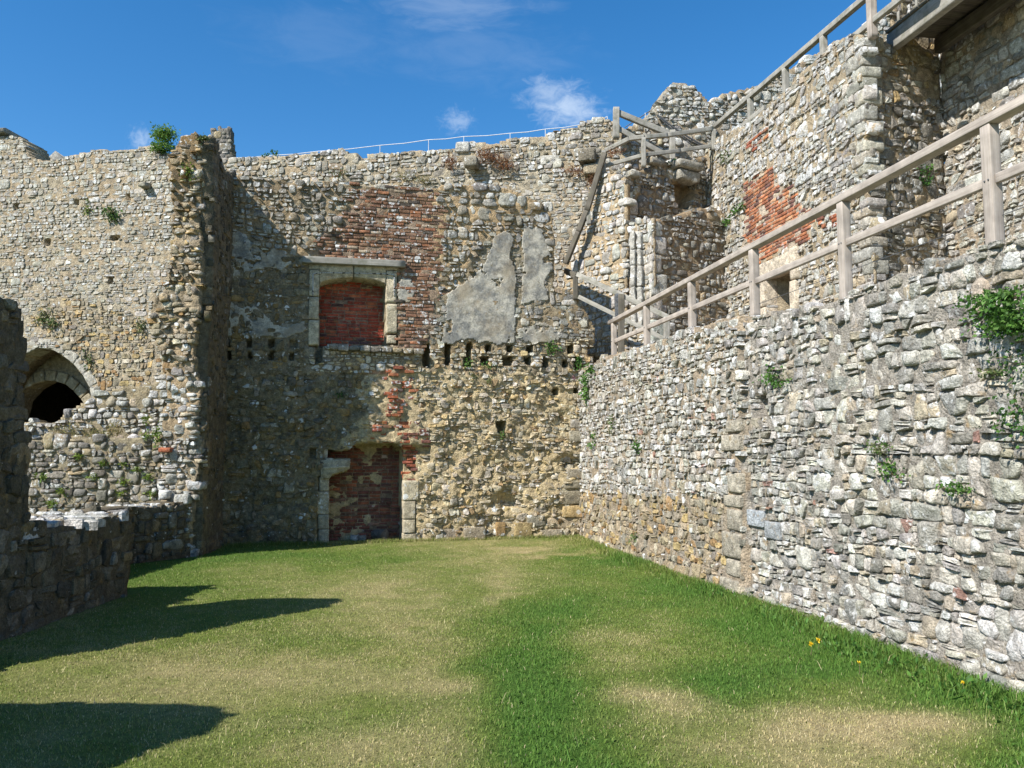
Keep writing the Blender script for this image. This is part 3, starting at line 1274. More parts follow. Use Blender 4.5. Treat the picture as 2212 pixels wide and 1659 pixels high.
# longer growth at the foot of the right-hand wall
t = npr.uniform(0, 1, 26000) * 11.5
s_ = -np.abs(npr.normal(0, .22, 26000)) - .01
bx, by = B1[0] + rdir[0] * t + rperp[0] * s_, B1[1] + rdir[1] * t + rperp[1] * s_
parts.append(grass_blades(26000, bx, by, .035, .11, .006, True, .9, .95, .08))
t = npr.uniform(0, 1, 9000)
s_ = np.abs(npr.normal(0, .08, 9000)) + .01
bx, by = B0[0] + (B1 - B0)[0] * t + FB.Nn[0] * s_, B0[1] + (B1 - B0)[1] * t + FB.Nn[1] * s_
parts.append(grass_blades(9000, bx, by, .06, .13, .008, False, .9, .9, .1))
k = 0
VV, TT, CC = [], [], []
for V, T, C in parts:
    VV.append(V)
    TT.append(T + k)
    CC.append(C)
    k += len(V)
go = mesh_obj('grass', np.concatenate(VV), np.concatenate(TT), M_GRASS, None, np.concatenate(CC), False, origin=np.array([0, 6.0, 0]))
tag(go, 'patchy mown grass, green by the walls and straw dry in the open', 'grass', kind='stuff')

# ================================================================== chamber wall with the two fireplaces
W = Wall('chamber_wall', 'tall ruined wall with two blocked brick fireplaces one above the other and two rows of joist holes', 'wall', (*B0, 0))
OUT_B = FB.uvs([(462, 1186), (478, 600), (487, 376), (540, 384), (600, 394), (650, 392), (700, 396), (765, 402), (945, 407), (955, 398), (1000, 396),
                (1060, 402), (1110, 415), (1150, 430), (1185, 446), (1196, 470), (1196, 622), (1225, 628), (1246, 640), (1266, 672), (1282, 715), (1284, 790), (1266, 1164)])
OUT_B = [(a, b) for a, b in ragged(OUT_B, .055, 2.4, 7)]
BRICKZ = [(765, 405), (942, 409), (962, 470), (950, 540), (955, 600), (948, 650), (936, 700), (918, 745), (918, 765), (858, 765), (858, 578), (676, 556), (700, 505), (742, 486), (735, 460), (768, 440)]
SCAR = [(812, 797), (850, 792), (890, 800), (898, 872), (902, 915), (935, 950), (940, 966), (868, 962), (842, 954), (792, 956), (806, 930), (826, 905), (812, 870), (830, 840)]
MIDSHADE = [(455, 490), (560, 560), (672, 560), (672, 806), (455, 812)]
LEFTSHADE = [(455, 812), (800, 806), (770, 850), (795, 900), (740, 950), (700, 1000), (690, 1200), (455, 1200)]  # shaded left part: stone and mortar colours carry the shade
LOWER = [(455, 812), (820, 806), (940, 800), (1300, 806), (1300, 1200), (455, 1200)]
BAND = [(455, 732), (700, 745), (960, 742), (1300, 735), (1300, 806), (940, 800), (820, 806), (455, 812)]
UPR = [(930, 390), (1210, 390), (1210, 575), (1140, 545), (1060, 500), (1000, 620), (950, 640), (930, 500)]
UPL = [(480, 360), (770, 380), (770, 440), (735, 500), (680, 560), (560, 560), (480, 500)]


def zoneB(u, v):
    X, Y, _ = project(FB.P(u, v))
    low = inpoly(X, Y, LOWER)
    r = np.where(low, .075 * fbm(u * 2.6, v * 2.6, 0, 33, 4) + .03 * fbm(u * 7, v * 9, 0, 36, 3), 0.0)
    r = r + np.where(inpoly(X, Y, UPR) | inpoly(X, Y, UPL), .03 * fbm(u * 3.3, v * 3.3, 0, 34, 3), 0)
    for (cx, cy, rx, ry, d) in ((1100, 1083, 28, 18, .14), (1235, 1000, 22, 12, .16), (560, 1090, 50, 26, .10), (505, 1135, 22, 22, .12), (1215, 905, 18, 14, .07), (880, 880, 26, 60, .05), (1060, 1130, 26, 16, .08), (905, 1030, 18, 26, .05)):
        r = r - d * np.exp(-((X - cx) / rx) ** 2 - ((Y - cy) / ry) ** 2)
    return r


FB.extra = zoneB
FBf = FB.shift(0)
FBf.extra = None
FBf.amp = 0
zl = lambda X, Y: (424.5 + X * .2924, 303 + Y * .2924)
zr = lambda X, Y: (879.3 + X * .2924, 727.7 + Y * .2924)
HB = []
for (a, b, c, d, dep) in ((220, 1470, 250, 1530, .3), (220, 1560, 256, 1620, .3), (374, 1472, 410, 1526, .25), (374, 1563, 410, 1612, .25), (534, 1474, 580, 1532, .25),
                          (534, 1562, 572, 1622, .25), (688, 1478, 742, 1532, .10), (690, 1573, 722, 1622, .22), (878, 1478, 938, 1640, .24)):
    HB.append((rough_box(FB.rect(*zl(a, b), *zl(c, d))), dep))
for (a, b, c, d, dep) in ((120, 48, 166, 212, .45), (278, 52, 318, 207, .40), (438, 48, 478, 150, .35), (582, 58, 622, 112, .35), (733, 60, 780, 114, .35), (888, 60, 932, 112, .35),
                          (1188, 60, 1228, 127, .35), (1338, 73, 1388, 142, .35), (418, 150, 477, 222, .35), (548, 148, 607, 207, .35), (703, 143, 777, 212, .30), (871, 150, 912, 202, .35),
                          (1003, 153, 1047, 222, .35), (1153, 168, 1184, 227, .35), (1238, 148, 1292, 242, .30), (1083, 376, 1124, 427, .3), (1238, 376, 1277, 414, .3), (666, 618, 730, 702, .4)):
    HB.append((rough_box(FB.rect(*zr(a, b), *zr(c, d))), dep))
UPF = [(690, 745), (690, 612), (700, 607), (730, 602), (762, 599), (795, 603), (822, 608), (834, 614), (834, 745)]
UPFB = [(668, 748), (672, 575), (850, 580), (858, 600), (858, 745)]
LOF = [(710, 1180), (711, 1030), (752, 1018), (752, 990), (702, 989), (702, 970), (735, 975), (756, 971), (768, 960), (800, 955), (850, 957), (866, 968), (872, 975), (872, 1180)]
holesB = HB + [(FB.uvs(UPFB), .14), (FB.uvs(UPF), .42), (FB.uvs(LOF), .62), (box_poly(FB.rect(868, 962, 900, 1040)), .10), (box_poly(FB.rect(686, 1030, 712, 1182)), .10), (box_poly(FB.rect(668, 967, 684, 990)), .16), (box_poly(FB.rect(898, 964, 930, 980)), .10),
               (box_poly(FB.rect(868, 1038, 899, 1182)), .10)]
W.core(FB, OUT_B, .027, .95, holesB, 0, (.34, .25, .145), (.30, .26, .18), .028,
       tzones=((BRICKZ, (.30, .22, .15)), (SCAR, (.40, .24, .14)), (UPR, (.46, .33, .185)), (LOWER, (.50, .395, .23)), (LEFTSHADE, (.22, .18, .105)), (MIDSHADE, (.24, .20, .13))))  # the two left mortar tints have the wall's shade in them
skipB = [BRICKZ, SCAR]
PLA = [(850 + .2924 * X - 1, 303 + .2924 * Y) for X, Y in
       [(775, 690), (850, 680), (885, 720), (872, 780), (855, 860), (890, 930), (915, 1000), (900, 1140), (905, 1340), (900, 1490), (830, 1505), (760, 1508), (690, 1490), (640, 1500), (570, 1468), (510, 1475), (450, 1500), (350, 1500),
        (385, 1340), (400, 1130), (500, 1070), (560, 1030), (600, 1020), (610, 970), (650, 950), (690, 880), (710, 830), (745, 770), (750, 700)]]
PLB = [(850 + .2924 * X - 1, 303 + .2924 * Y) for X, Y in
       [(960, 650), (1020, 640), (1060, 645), (1085, 670), (1110, 720), (1140, 790), (1160, 850), (1175, 960), (1150, 975), (1120, 1020), (1115, 1070), (1130, 1120), (1145, 1180), (1080, 1185), (1010, 1190), (975, 1200), (940, 1215), (945, 1120), (955, 1000), (965, 900), (965, 830), (955, 740)]]
PLD = [(850 + .2924 * X - 1, 303 + .2924 * Y) for X, Y in [(70, 1015), (110, 1030), (160, 1085), (163, 1130), (155, 1180), (120, 1203), (100, 1205), (60, 1180), (38, 1175), (42, 1120), (45, 1060)]]
PLC = [zl(*p) for p in [(200, 1180), (260, 1200), (330, 1240), (430, 1230), (520, 1300), (580, 1350), (640, 1380), (720, 1370), (800, 1340), (812, 1400), (740, 1440), (660, 1465), (560, 1455), (420, 1452), (300, 1450), (200, 1440)]]
PLE = [zl(*p) for p in [(205, 700), (300, 670), (420, 760), (520, 860), (560, 800), (640, 830), (700, 900), (640, 960), (500, 940), (380, 980), (300, 1040), (210, 1000)]]
PLG = [(850 + .2924 * X - 1, 303 + .2924 * Y) for X, Y in [(920, 1400), (1000, 1380), (1100, 1350), (1230, 1390), (1225, 1470), (1150, 1500), (1040, 1495), (930, 1480)]]
for k, pl in enumerate((PLA, PLB, PLD, PLC, PLE, PLG)):
    uvp = np.array(FBf.uvs(pl))
    per = np.hypot(*(np.roll(uvp, -1, 0) - uvp).T).sum()
    uvp = resample(uvp, int(per / .03))
    uvp = uvp + npr.normal(0, .008, uvp.shape) + .035 * np.stack([fbm(uvp[:, 0] * 7, uvp[:, 1] * 7, k, 1), fbm(uvp[:, 0] * 7, uvp[:, 1] * 7, k, 2)], 1)
    W.core(FBf, [tuple(p) for p in uvp], .02, .04, (), -(.030 if k < 3 else .024), rough=.008, name='plaster_patch', mat=M_PLASTER, gaps=200 + k)
    if k in (0, 1, 2):
        skipB.append(pl)
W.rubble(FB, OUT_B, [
    dict(w=.13, h=.075, gap=.006, prot=.034, pal='brown', lich=.24, poly=LEFTSHADE, boff=.022, tilt=.8, oj=.12, miss=.10, wob=.6, cj=.25),
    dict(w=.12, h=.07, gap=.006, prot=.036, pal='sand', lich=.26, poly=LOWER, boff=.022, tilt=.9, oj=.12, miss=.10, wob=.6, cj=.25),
    dict(w=.15, h=.09, gap=.008, prot=.026, pal='brown', lich=.28, poly=MIDSHADE, boff=.014, tilt=.4, cj=.2),
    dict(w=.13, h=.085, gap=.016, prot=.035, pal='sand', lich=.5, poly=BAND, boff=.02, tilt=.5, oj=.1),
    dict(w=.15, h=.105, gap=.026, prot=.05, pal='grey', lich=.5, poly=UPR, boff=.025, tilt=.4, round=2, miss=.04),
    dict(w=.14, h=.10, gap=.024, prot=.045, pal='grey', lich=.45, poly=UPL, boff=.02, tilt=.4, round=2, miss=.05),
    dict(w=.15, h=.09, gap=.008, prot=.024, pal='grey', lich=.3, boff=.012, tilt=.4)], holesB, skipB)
W.bricks(FB, BRICKZ, 'brickold', .066, .22, .018, 0, .03, .55, .010, ragged=.09)
W.bricks(FB, SCAR, 'brick', .07, .2, .02, -.012, .28, .5, .035)

# big squared stones at the right-hand foot of this wall
for (a, b, c, d) in ((1222, 1012, 1262, 1034), (1216, 1037, 1262, 1056), (1206, 1060, 1262, 1090), (1214, 1092, 1262, 1118), (1180, 1118, 1258, 1142), (1165, 1143, 1215, 1166), (1110, 1128, 1150, 1164), (1137, 1112, 1178, 1138),
                     (1070, 1128, 1092, 1160), (1052, 1142, 1068, 1164), (955, 1140, 1000, 1168), (1000, 1138, 1048, 1166), (1232, 905, 1262, 925), (1228, 930, 1262, 955)):
    r = FB.rect(a, b, c, d)
    cu, cv = (r[0] + r[2]) / 2, (r[1] + r[3]) / 2
    W.block(FB.P(cu, cv, float(FB.off(cu, cv)) - .035), (FB.U, FB.V, FB.Nn), (r[2] - r[0] - .012, r[3] - r[1] - .012, .16), .02, None, 'ochre', .25, rough=.02)
# ragged stone edge either side of the upper fireplace and a ledge under it
r = FB.rect(706, 748, 915, 760)
for k in range(9):
    a = r[0] + (r[2] - r[0]) * k / 9
    b = r[0] + (r[2] - r[0]) * (k + .96) / 9
    W.block(FB.P((a + b) / 2, (r[1] + r[3]) / 2 - .004 * k, .035), (FB.U, FB.V, FB.Nn), (b - a, (r[3] - r[1]) * rnd.uniform(.8, 1.2), .20), .025, None, 'dark' if k < 6 else 'ochre', .5, rough=.02)

# ---- upper fireplace
FI = FBf.shift(-.415)
u = FI.uvs([(680, 750), (680, 596), (845, 596), (845, 750)])
V, T = prism(FI, [(min(p[0] for p in u) - .06, min(p[1] for p in u) - .03), (max(p[0] for p in u) + .06, min(p[1] for p in u) - .03), (max(p[0] for p in u) + .06, max(p[1] for p in u) + .05), (min(p[0] for p in u) - .06, max(p[1] for p in u) + .05)], -.03, .004, .002)
fp = mesh_obj('fireplace', V, T, M_MORTAR, W.root, (.30, .21, .15, .05), False)
tag(fp, 'upper blocked fireplace with an arched stone surround')
W.bricks(FI, [(683, 748), (683, 598), (842, 598), (842, 748)], 'brickred', .066, .22, .014, 0, .01, .03, .008, parent=fp)


def jamb(F, x0, y0, x1, y1, d0, d1, parent, tint, lich=.2, nm='jamb', r=.014):
    q = F.rect(x0, y0, x1, y1)
    return W.block(F.P((q[0] + q[2]) / 2, (q[1] + q[3]) / 2, (d0 + d1) / 2), (F.U, F.V, F.Nn), (q[2] - q[0], q[3] - q[1], d1 - d0), r, tint, 'pale', lich, nm, .006, parent=parent)


LS = (.50, .43, .30)
for (a, b, c, d) in ((668, 583, 690, 640), (667, 641.5, 689, 690), (666, 691.5, 689, 746), (834, 585, 857, 655), (835, 656.5, 858, 720), (836, 724, 856, 742)):
    kj = rnd.uniform(.9, 1.08)
    jamb(FBf, a, b, c, d, -.40, .03, fp, [LS[i] * kj for i in range(3)], .15)
uvp = FBf.uvs([(668, 582), (668, 571), (763, 573), (763, 599.5), (745, 600.5), (722, 603.5), (703, 607), (694, 611), (690, 617), (690, 582)])
uvp2 = FBf.uvs([(764.5, 573), (858, 577), (858, 584), (834, 584), (834, 618), (829, 612), (818, 608), (800, 604), (780, 601), (764.5, 599.5)])
for pp in (uvp, uvp2):
    V, T = prism(FBf, pp, -.38, .035, .022)
    mesh_obj('lintel', V, T, M_STONE, fp, (*LS, .2), False)
# shallow sunk moulding round the arch
for pts in ([(676, 640), (676, 592), (700, 590), (762, 591)], [(765, 591), (830, 593), (851, 595), (851, 640)]):
    uvq = FBf.uvs(pts)
    for k in range(3):
        a, b = FBf.P(*uvq[k], .038), FBf.P(*uvq[k + 1], .038)
        beam('moulding', a, b, .02, .022, M_STONE, fp, FBf.Nn)
bm = beam('timber_lintel', FBf.at(653, 561.5, .06), FBf.at(875, 571.5, .06), .16, .125, M_OLDOAK, W.root)

# ---- lower fireplace
FI2 = FBf.shift(-.60)
u = FI2.uvs([(705, 1185), (705, 952), (880, 952), (880, 1185)])
V, T = prism(FI2, [(u[0][0] - .08, u[0][1] - .05), (u[2][0] + .08, u[0][1] - .05), (u[2][0] + .08, u[1][1] + .1), (u[0][0] - .08, u[1][1] + .1)], -.03, .004, .002)
fp2 = mesh_obj('fireplace', V, T, M_MORTAR, W.root, (.26, .19, .13, .05), False)
tag(fp2, 'lower blocked fireplace with broken mantel bracket')
W.bricks(FI2, [(702, 1180), (702, 956), (884, 956), (884, 1180)], 'brickdull', .068, .22, .012, 0, .03, .12, .008, parent=fp2)
W.bricks(FBf.shift(-.10), [(870, 1040), (870, 962), (898, 962), (898, 1040)], 'brick', .068, .2, .014, 0, .05, .2, .02)
for (a, b, c, d, l) in ((690, 1031, 711, 1061, .3), (679, 1061.5, 711, 1111, .6), (687, 1111.5, 711, 1143, .3), (688, 1143.5, 711, 1178, .2), (871, 1038, 905, 1082, .4), (871, 1082.5, 898, 1122, .2), (872, 1122.5, 897, 1152, .15), (871, 1152.5, 899, 1176, .2)):
    kj = rnd.uniform(.68, .8) if a < 800 else rnd.uniform(.85, 1.0)
    jamb(FBf, a, b, c, d, -.45, .0 + rnd.uniform(0, .015), fp2, [LS[i] * kj for i in range(3)], l)
V, T = prism(FBf, FBf.uvs([(693, 1034), (692, 993), (752, 992), (757, 998), (755, 1013), (735, 1020), (718, 1025), (712, 1034)]), -.35, .06, .015)
mesh_obj('mantel_bracket', V, T, M_STONE, fp2, (LS[0] * .8, LS[1] * .8, LS[2] * .78, .25), False)
V, T = prism(FBf, FBf.uvs([(698, 1009), (753, 1006), (753, 1010), (698, 1013)]), .05, .085, .006)
mesh_obj('moulding', V, T, M_STONE, fp2, (*LS, .1), False)
jamb(FBf, 683, 968, 708, 990, -.3, -.02, fp2, (.42, .38, .29), .3, 'stone')
W.finish()

# a turned stone lying on the hearth, and rubble
hp = ground(823, 1170)
hp = hp + np.append(-FB.Nn[:2] * .38, 0)
ax = np.array([FB.U[0] * .5 + .2, FB.U[1] * .5 - .8, .05])
ax /= np.linalg.norm(ax)
b_ = np.cross(ax, (0, 0, 1))
b_ /= np.linalg.norm(b_)
c_ = np.cross(b_, ax)
V, T = [], []
prof = [(-.2, .0), (-.2, .085), (-.185, .1), (-.05, .102), (0, .098), (.12, .103), (.19, .098), (.2, .08), (.2, 0)]
n = 16
for (s1, r) in prof:
    for k in range(n):
        t = 2 * math.pi * k / n
        rr = r * (1 + .04 * math.sin(3 * t + s1 * 9))
        V.append(hp + ax * s1 + b_ * rr * math.cos(t) + c_ * rr * math.sin(t) + np.array([0, 0, .10]))
for i in range(len(prof) - 1):
    for k in range(n):
        T.append((i * n + k, i * n + (k + 1) % n, (i + 1) * n + (k + 1) % n, (i + 1) * n + k))
o = mesh_obj('stone_drum', np.array(V), np.array(T), M_STONE, None, (.16, .14, .12, .05), True)
tag(o, 'dark round stone drum lying on the hearth of the lower fireplace', 'stone')
for k, (px, lab) in enumerate(((768, 'small pale stone on the hearth left of the round stone drum'), (785, 'flat dark stone on the hearth between pale stone and drum'))):
    p = ground(px, 1171) + np.append(-FB.Nn[:2] * .3, 0)
    v, t = rblock(p + np.array([0, 0, .05]), np.eye(3), (.17, .14, .12 - .04 * k), .05, .03)
    o = mesh_obj('loose_stone', v, t, M_STONE, None, (.42 - .2 * k, .40 - .2 * k, .35 - .18 * k, .3), True)
    tag(o, lab, 'stone')

# ================================================================== curtain wall behind
W = Wall('curtain_wall', 'long high rubble curtain wall with pointed arch at the left, behind everything', 'wall', (*CA[:2], 0))
TOPC = [(-430, 300), (-300, 294), (-90, 295), (0, 296), (48, 296), (54, 312), (60, 335), (74, 347), (130, 344), (165, 336), (200, 328), (260, 322), (335, 316), (348, 340), (480, 347), (560, 341), (640, 336), (716, 330), (735, 322), (755, 330), (850, 332), (920, 328),
        (1000, 318), (1015, 306), (1060, 312), (1100, 300), (1160, 294), (1200, 284), (1235, 276), (1262, 266), (1290, 256), (1305, 254), (1330, 262), (1352, 292)]
OUT_C = FC.uvs([(-430, 1190)] + TOPC + [(1360, 960), (1200, 960), (480, 960), (480, 1170)])
OUT_C = ragged(OUT_C, .06, 2.5, 6)
ARC = [(200, 905), (201, 860), (192, 830), (175, 802), (150, 776), (120, 757), (93, 748), (66, 757), (38, 776), (10, 805), (-10, 840), (-20, 905)]
zc = lambda X, Y: (X * .2925, 242.6 + Y * .2925)
HC = [(FC.uvs([(194, 1010)] + ARC[:-1] + [(-20, 1010)]), 7.0)]
for (a, b, c, d) in ((108, 683, 142, 717), (546, 648, 580, 682), (928, 598, 962, 652), (330, 943, 372, 987), (818, 913, 882, 947), (806, 1213, 842, 1267), (1070, 540, 1118, 570)):
    HC.append((box_poly(FC.rect(*zc(a, b), *zc(c, d))), .3))
for (a, b, c, d) in ((775, 330, 790, 345), (1076, 421, 1084, 430), (1175, 332, 1184, 341)):
    HC.append((box_poly(FC.rect(a, b, c, d)), .25))
W.core(FC, OUT_C, .05, .9, HC, 0, (.42, .36, .255), (.40, .31, .20), .012)
OCH = [(60, 690), (120, 640), (190, 650), (300, 690), (330, 760), (340, 860), (210, 850), (190, 780), (110, 730)]
W.rubble(FC, OUT_C, [
    dict(w=.15, h=.09, gap=.010, prot=.032, pal='ochre', lich=.2, poly=OCH, boff=.016),
    dict(w=.165, h=.092, gap=.010, prot=.024, pal='wallc', lich=.45, poly=[(-500, 200), (420, 200), (420, 560), (-500, 600)], boff=.014, wob=.2, cj=.1),
    dict(w=.17, h=.10, gap=.012, prot=.035, pal='grey', lich=.5, poly=[(420, 200), (1400, 200), (1400, 380), (420, 420)], boff=.02),
    dict(w=.165, h=.09, gap=.010, prot=.024, pal='wallc', lich=.32, boff=.012, wob=.15, cj=.1)], HC, [[(500, 420), (1180, 440), (1180, 1200), (480, 1200), (480, 700)]], anis=1.5, deep=.25)
# arch stones
ap = FC.uvs(ARC)


def voussoirs(F, pts, wid, d0, d1, tint, n, w=W, nm='voussoir'):
    p = np.array(pts)
    q = p
    L = np.hypot(*(q[1:] - q[:-1]).T)
    s = np.concatenate([[0], np.cumsum(L)])
    tt = np.linspace(0, s[-1], n + 1)
    P_ = np.stack([np.interp(tt, s, q[:, 0]), np.interp(tt, s, q[:, 1])], 1)
    for k in range(n):
        a, b = P_[k], P_[k + 1]
        e = b - a
        l = np.linalg.norm(e)
        e /= l
        nn = np.array([e[1], -e[0]])
        ctr = np.array(pts).mean(0) + np.array([0, -.6])
        if np.dot(nn, (a + b) / 2 - ctr) < 0:
            nn = -nn
        c = (a + b) / 2 + nn * wid / 2
        X_ = F.U * e[0] + F.V * e[1]
        Y_ = F.U * nn[0] + F.V * nn[1]
        v, t = rblock(F.P(c[0], c[1], (d0 + d1) / 2), (X_, Y_, F.Nn), (l - .006, wid * rnd.uniform(.93, 1.08), d1 - d0), .018, .006)
        kk = rnd.uniform(.9, 1.1)
        mesh_obj(nm, v, t, M_STONE, w.root, (tint[0] * kk, tint[1] * kk, tint[2] * kk, .22), True)


voussoirs(FC, ap, .25, -.55, .03, (.42, .39, .32), 13)
FC_in = FC.shift(-.9)
ARC2 = [(196, 905), (184, 875), (165, 850), (140, 830), (112, 821), (85, 822), (55, 838), (30, 865), (20, 905)]
voussoirs(FC_in, FC_in.uvs(ARC2), .28, -.5, .0, (.33, .28, .19), 11)
# infill between the two arches
V, T = prism(FC_in, FC_in.uvs([(196, 905), (184, 873), (165, 848), (140, 828), (112, 819), (85, 820), (55, 836), (30, 863), (20, 905), (-40, 905), (-40, 730), (230, 730), (230, 905)]), -.7, -.08, .01)
mesh_obj('arch_infill', V, T, M_MORTAR, W.root, (.30, .25, .17, .1), False)
a_, b_ = FC.uv(-330, 900)[0], FC.uv(560, 900)[0]
rv = np.array([FC.P(u_, v_, d_) for u_ in (a_, b_) for v_ in (-.1, 5.6) for d_ in (-.86, -9.0)])
mesh_obj('shade_chamber', rv, np.array([[0, 1, 3, 2], [4, 6, 7, 5], [0, 4, 5, 1], [2, 3, 7, 6], [1, 5, 7, 3]]), M_MORTAR, W.root, (.22, .19, .14, 0))  # unseen closed room, made large so the arch interior stays dark
# projecting corbels and through-stones
for (px, py, w_, h_, dp, tt) in ((1022, 358, .32, .24, .42, (.30, .27, .21)), (1270, 343, .40, .30, .40, (.22, .19, .14)), (1282, 370, .45, .26, .30, (.34, .28, .19)), (318, 404, .22, .14, .32, (.28, .26, .2)),
                                (1000, 318, .35, .25, .15, (.45, .43, .38)), (1190, 345, .5, .22, .10, (.5, .47, .4))):
    c = FC.at(px, py)
    v, t = rblock(c + FC.Nn * (dp / 2 - .08), (FC.U, FC.V, FC.Nn), (w_, h_, dp), .05, .03)
    mesh_obj('corbel', v, t, M_STONE, W.root, (*tt, .35), True)
# rounded coping on the higher left end
v, t = rblock(FC.at(-190, 299) + FC.Nn * -.35, (FC.U, FC.V, FC.Nn), (5.9, .16, .95), .06, .03)
mesh_obj('coping', v, t, M_STONE, W.root, (.30, .28, .23, .3), True)
W.finish()

# ---- the part of the curtain with the peak, at the right
W = Wall('parapet_wall', 'jagged pale parapet wall rising to a rounded peak against the sky', 'wall', (*C2A[:2], 0))
OUT = FC2.uvs([(1335, 305), (1353, 279), (1392, 256), (1415, 238), (1421, 212), (1430, 198), (1458, 180), (1500, 182), (1512, 194), (1526, 210), (1536, 223), (1575, 204), (1600, 195), (1640, 185), (1672, 166), (1700, 150), (1740, 128), (1790, 100),
               (1845, 74), (1898, 38), (1939, 26), (2000, -8), (2080, -40), (2080, 330), (1335, 420)])
OUT = ragged(OUT, .10, 2.0, 8)
W.core(FC2, OUT, .06, .9, (), 0, (.38, .33, .25), (.34, .26, .17), .02)
W.rubble(FC2, OUT, [dict(w=.17, h=.115, gap=.014, prot=.045, pal='pale', lich=.6, boff=.025, tilt=.5)], deep=.25)
W.finish()

# ================================================================== right-hand terrace wall
W = Wall('terrace_wall', 'long low rubble wall along the right side of the lawn, carrying the new oak railing', 'wall', (*B1, 0))
TOPR = [(1250, 800), (1288, 790), (1300, 778), (1330, 768), (1400, 748), (1450, 730), (1500, 713), (1560, 696), (1600, 684), (1635, 688), (1660, 676), (1730, 668), (1800, 655), (1860, 625), (1940, 602), (2000, 578), (2070, 555), (2130, 530), (2212, 505), (2330, 470)]
tr = FR.uvs(TOPR)
uS = FR.uv(1617, 1000)[0]           # the straight joint in this wall


def zoneR(u, v):
    r = np.where(u < uS, .075, 0.0)
    r = r + .028 * fbm(u * 2.2, v * 2.2, 0, 44, 3)
    r = r + np.where((v < .35), (.35 - v) * .12, 0)
    return r


FR.extra = zoneR
OUT_R = [(-.05, -.05)] + [(max(-.05, a), b) for a, b in tr] + [(tr[-1][0], -.05)]
HR = [(box_poly(FR.rect(1630, 852, 1656, 902)), .16), (box_poly(FR.rect(1607, 985, 1618, 1015)), .05), (box_poly(FR.rect(1618, 1010, 1624, 1280)), .07)]
QR = []
for k, (y0, y1) in enumerate(((1020, 1065), (1068, 1096), (1099, 1146), (1149, 1205), (1208, 1245), (1248, 1278), (906, 935), (938, 975))):
    x0 = 1617 - (1 if y0 < 1000 else 1) * (40 if k % 2 else 30)
    x1 = 1616 + (22 if y0 < 900 else 0)
    QR.append(FR.rect(x0, y0, x1, y1))
GREYB = FR.rect(1618.5, 1101, 1655, 1138), FR.rect(1657, 1126, 1692, 1166)
W.core(FR, OUT_R, .03, .62, HR, .003, (.40, .31, .21), (.33, .275, .205), .012,
       tzones=(([(1617, 600), (2400, 300), (2400, 1700), (1617, 1300)], (.33, .295, .245)),))
NEARZ = [(1800, 400), (2500, 300), (2500, 1800), (1800, 1500)]
MIDZ = [(1617, 600), (1800, 500), (1800, 1500), (1617, 1400)]
LOWZ = [(1200, 1060), (1616, 1080), (1616, 1400), (1200, 1300)]
W.rubble(FR, OUT_R, [
    dict(w=.15, h=.098, gap=.010, prot=.037, pal='near', lich=.34, round=0, poly=NEARZ, boff=.014, tilt=.5, oj=.08, miss=.015),
    dict(w=.13, h=.09, gap=.011, prot=.037, pal='near', lich=.36, round=0, poly=MIDZ, boff=.014, tilt=.5, oj=.08, miss=.015),
    dict(w=.16, h=.11, gap=.010, prot=.032, pal='ochre', lich=.22, poly=LOWZ, boff=.012, tilt=.5, oj=.09),
    dict(w=.115, h=.085, gap=.014, prot=.038, pal='near', lich=.5, round=0, boff=.018, tilt=.6, oj=.09, miss=.03)],
    HR + [(box_poly(r), 0) for r in QR] + [(box_poly(r), 0) for r in GREYB], anis=1.3, deep=.12)
for r in QR:
    kq = rnd.uniform(.85, 1.1)
    W.block(FR.P((r[0] + r[2]) / 2, (r[1] + r[3]) / 2, float(FR.off(uS - .1, (r[1] + r[3]) / 2)) - .045 + rnd.uniform(-.006, .006)), (FR.U, FR.V, FR.Nn), (r[2] - r[0] - .012, r[3] - r[1] - .012, .16), .022, tuple(rr * kq for rr in (.40, .355, .275)), lich=.15, rough=.012)
for r, tt in zip(GREYB, ((.40, .42, .43), (.30, .31, .31))):
    W.block(FR.P((r[0] + r[2]) / 2, (r[1] + r[3]) / 2, float(FR.off((r[0] + r[2]) / 2, (r[1] + r[3]) / 2)) - .035), (FR.U, FR.V, FR.Nn), (r[2] - r[0] - .01, r[3] - r[1] - .01, .14), .012, tt, lich=.0, rough=.006)
# cobbles and chips along the top of the wall
for k in range(70):
    u_ = rnd.uniform(.05, tr[-2][0])
    vtop = float(np.interp(u_, [p[0] for p in OUT_R[1:-1]], [p[1] for p in OUT_R[1:-1]]))
    s1 = rnd.uniform(.09, .2)
    v, t = rblock(FR.P(u_, vtop - .02, -rnd.uniform(.05, .5)), (FR.U, FR.V, FR.Nn), (s1 * 1.3, s1 * .7, s1), .05, .03)
    W.items.append((s1 * 300, 'stone', v, t, pick('pale') + [.6], False))
W.finish()

# paved terrace behind it, level with its top
tz = 2.95
a0, a1 = B1 + rperp * .3 - rdir * 4.0, B1 + rdir * 13 + rperp * .3
c0, c1 = B1 + rperp * 6.5 - rdir * 4.0, B1 + rdir * 13 + rperp * 6.5
tv = np.array([[*p, z] for z in (0.0, tz) for p in (a0, a1, c1, c0)])
te = mesh_obj('terrace', tv, np.array([[4, 5, 6, 7], [0, 1, 5, 4], [1, 2, 6, 5], [2, 3, 7, 6], [3, 0, 4, 7]]), M_SOIL, None, (.34, .30, .22, 1))
tag(te, kind='structure')

# ================================================================== upper (keep side) wall
ZB = 2.9


def drop(F, pts, zb=ZB):
    """outline: photo points along the crest, then straight down to the terrace"""
    p = F.uvs(pts)
    return [(p[0][0], zb)] + p + [(p[-1][0], zb)]


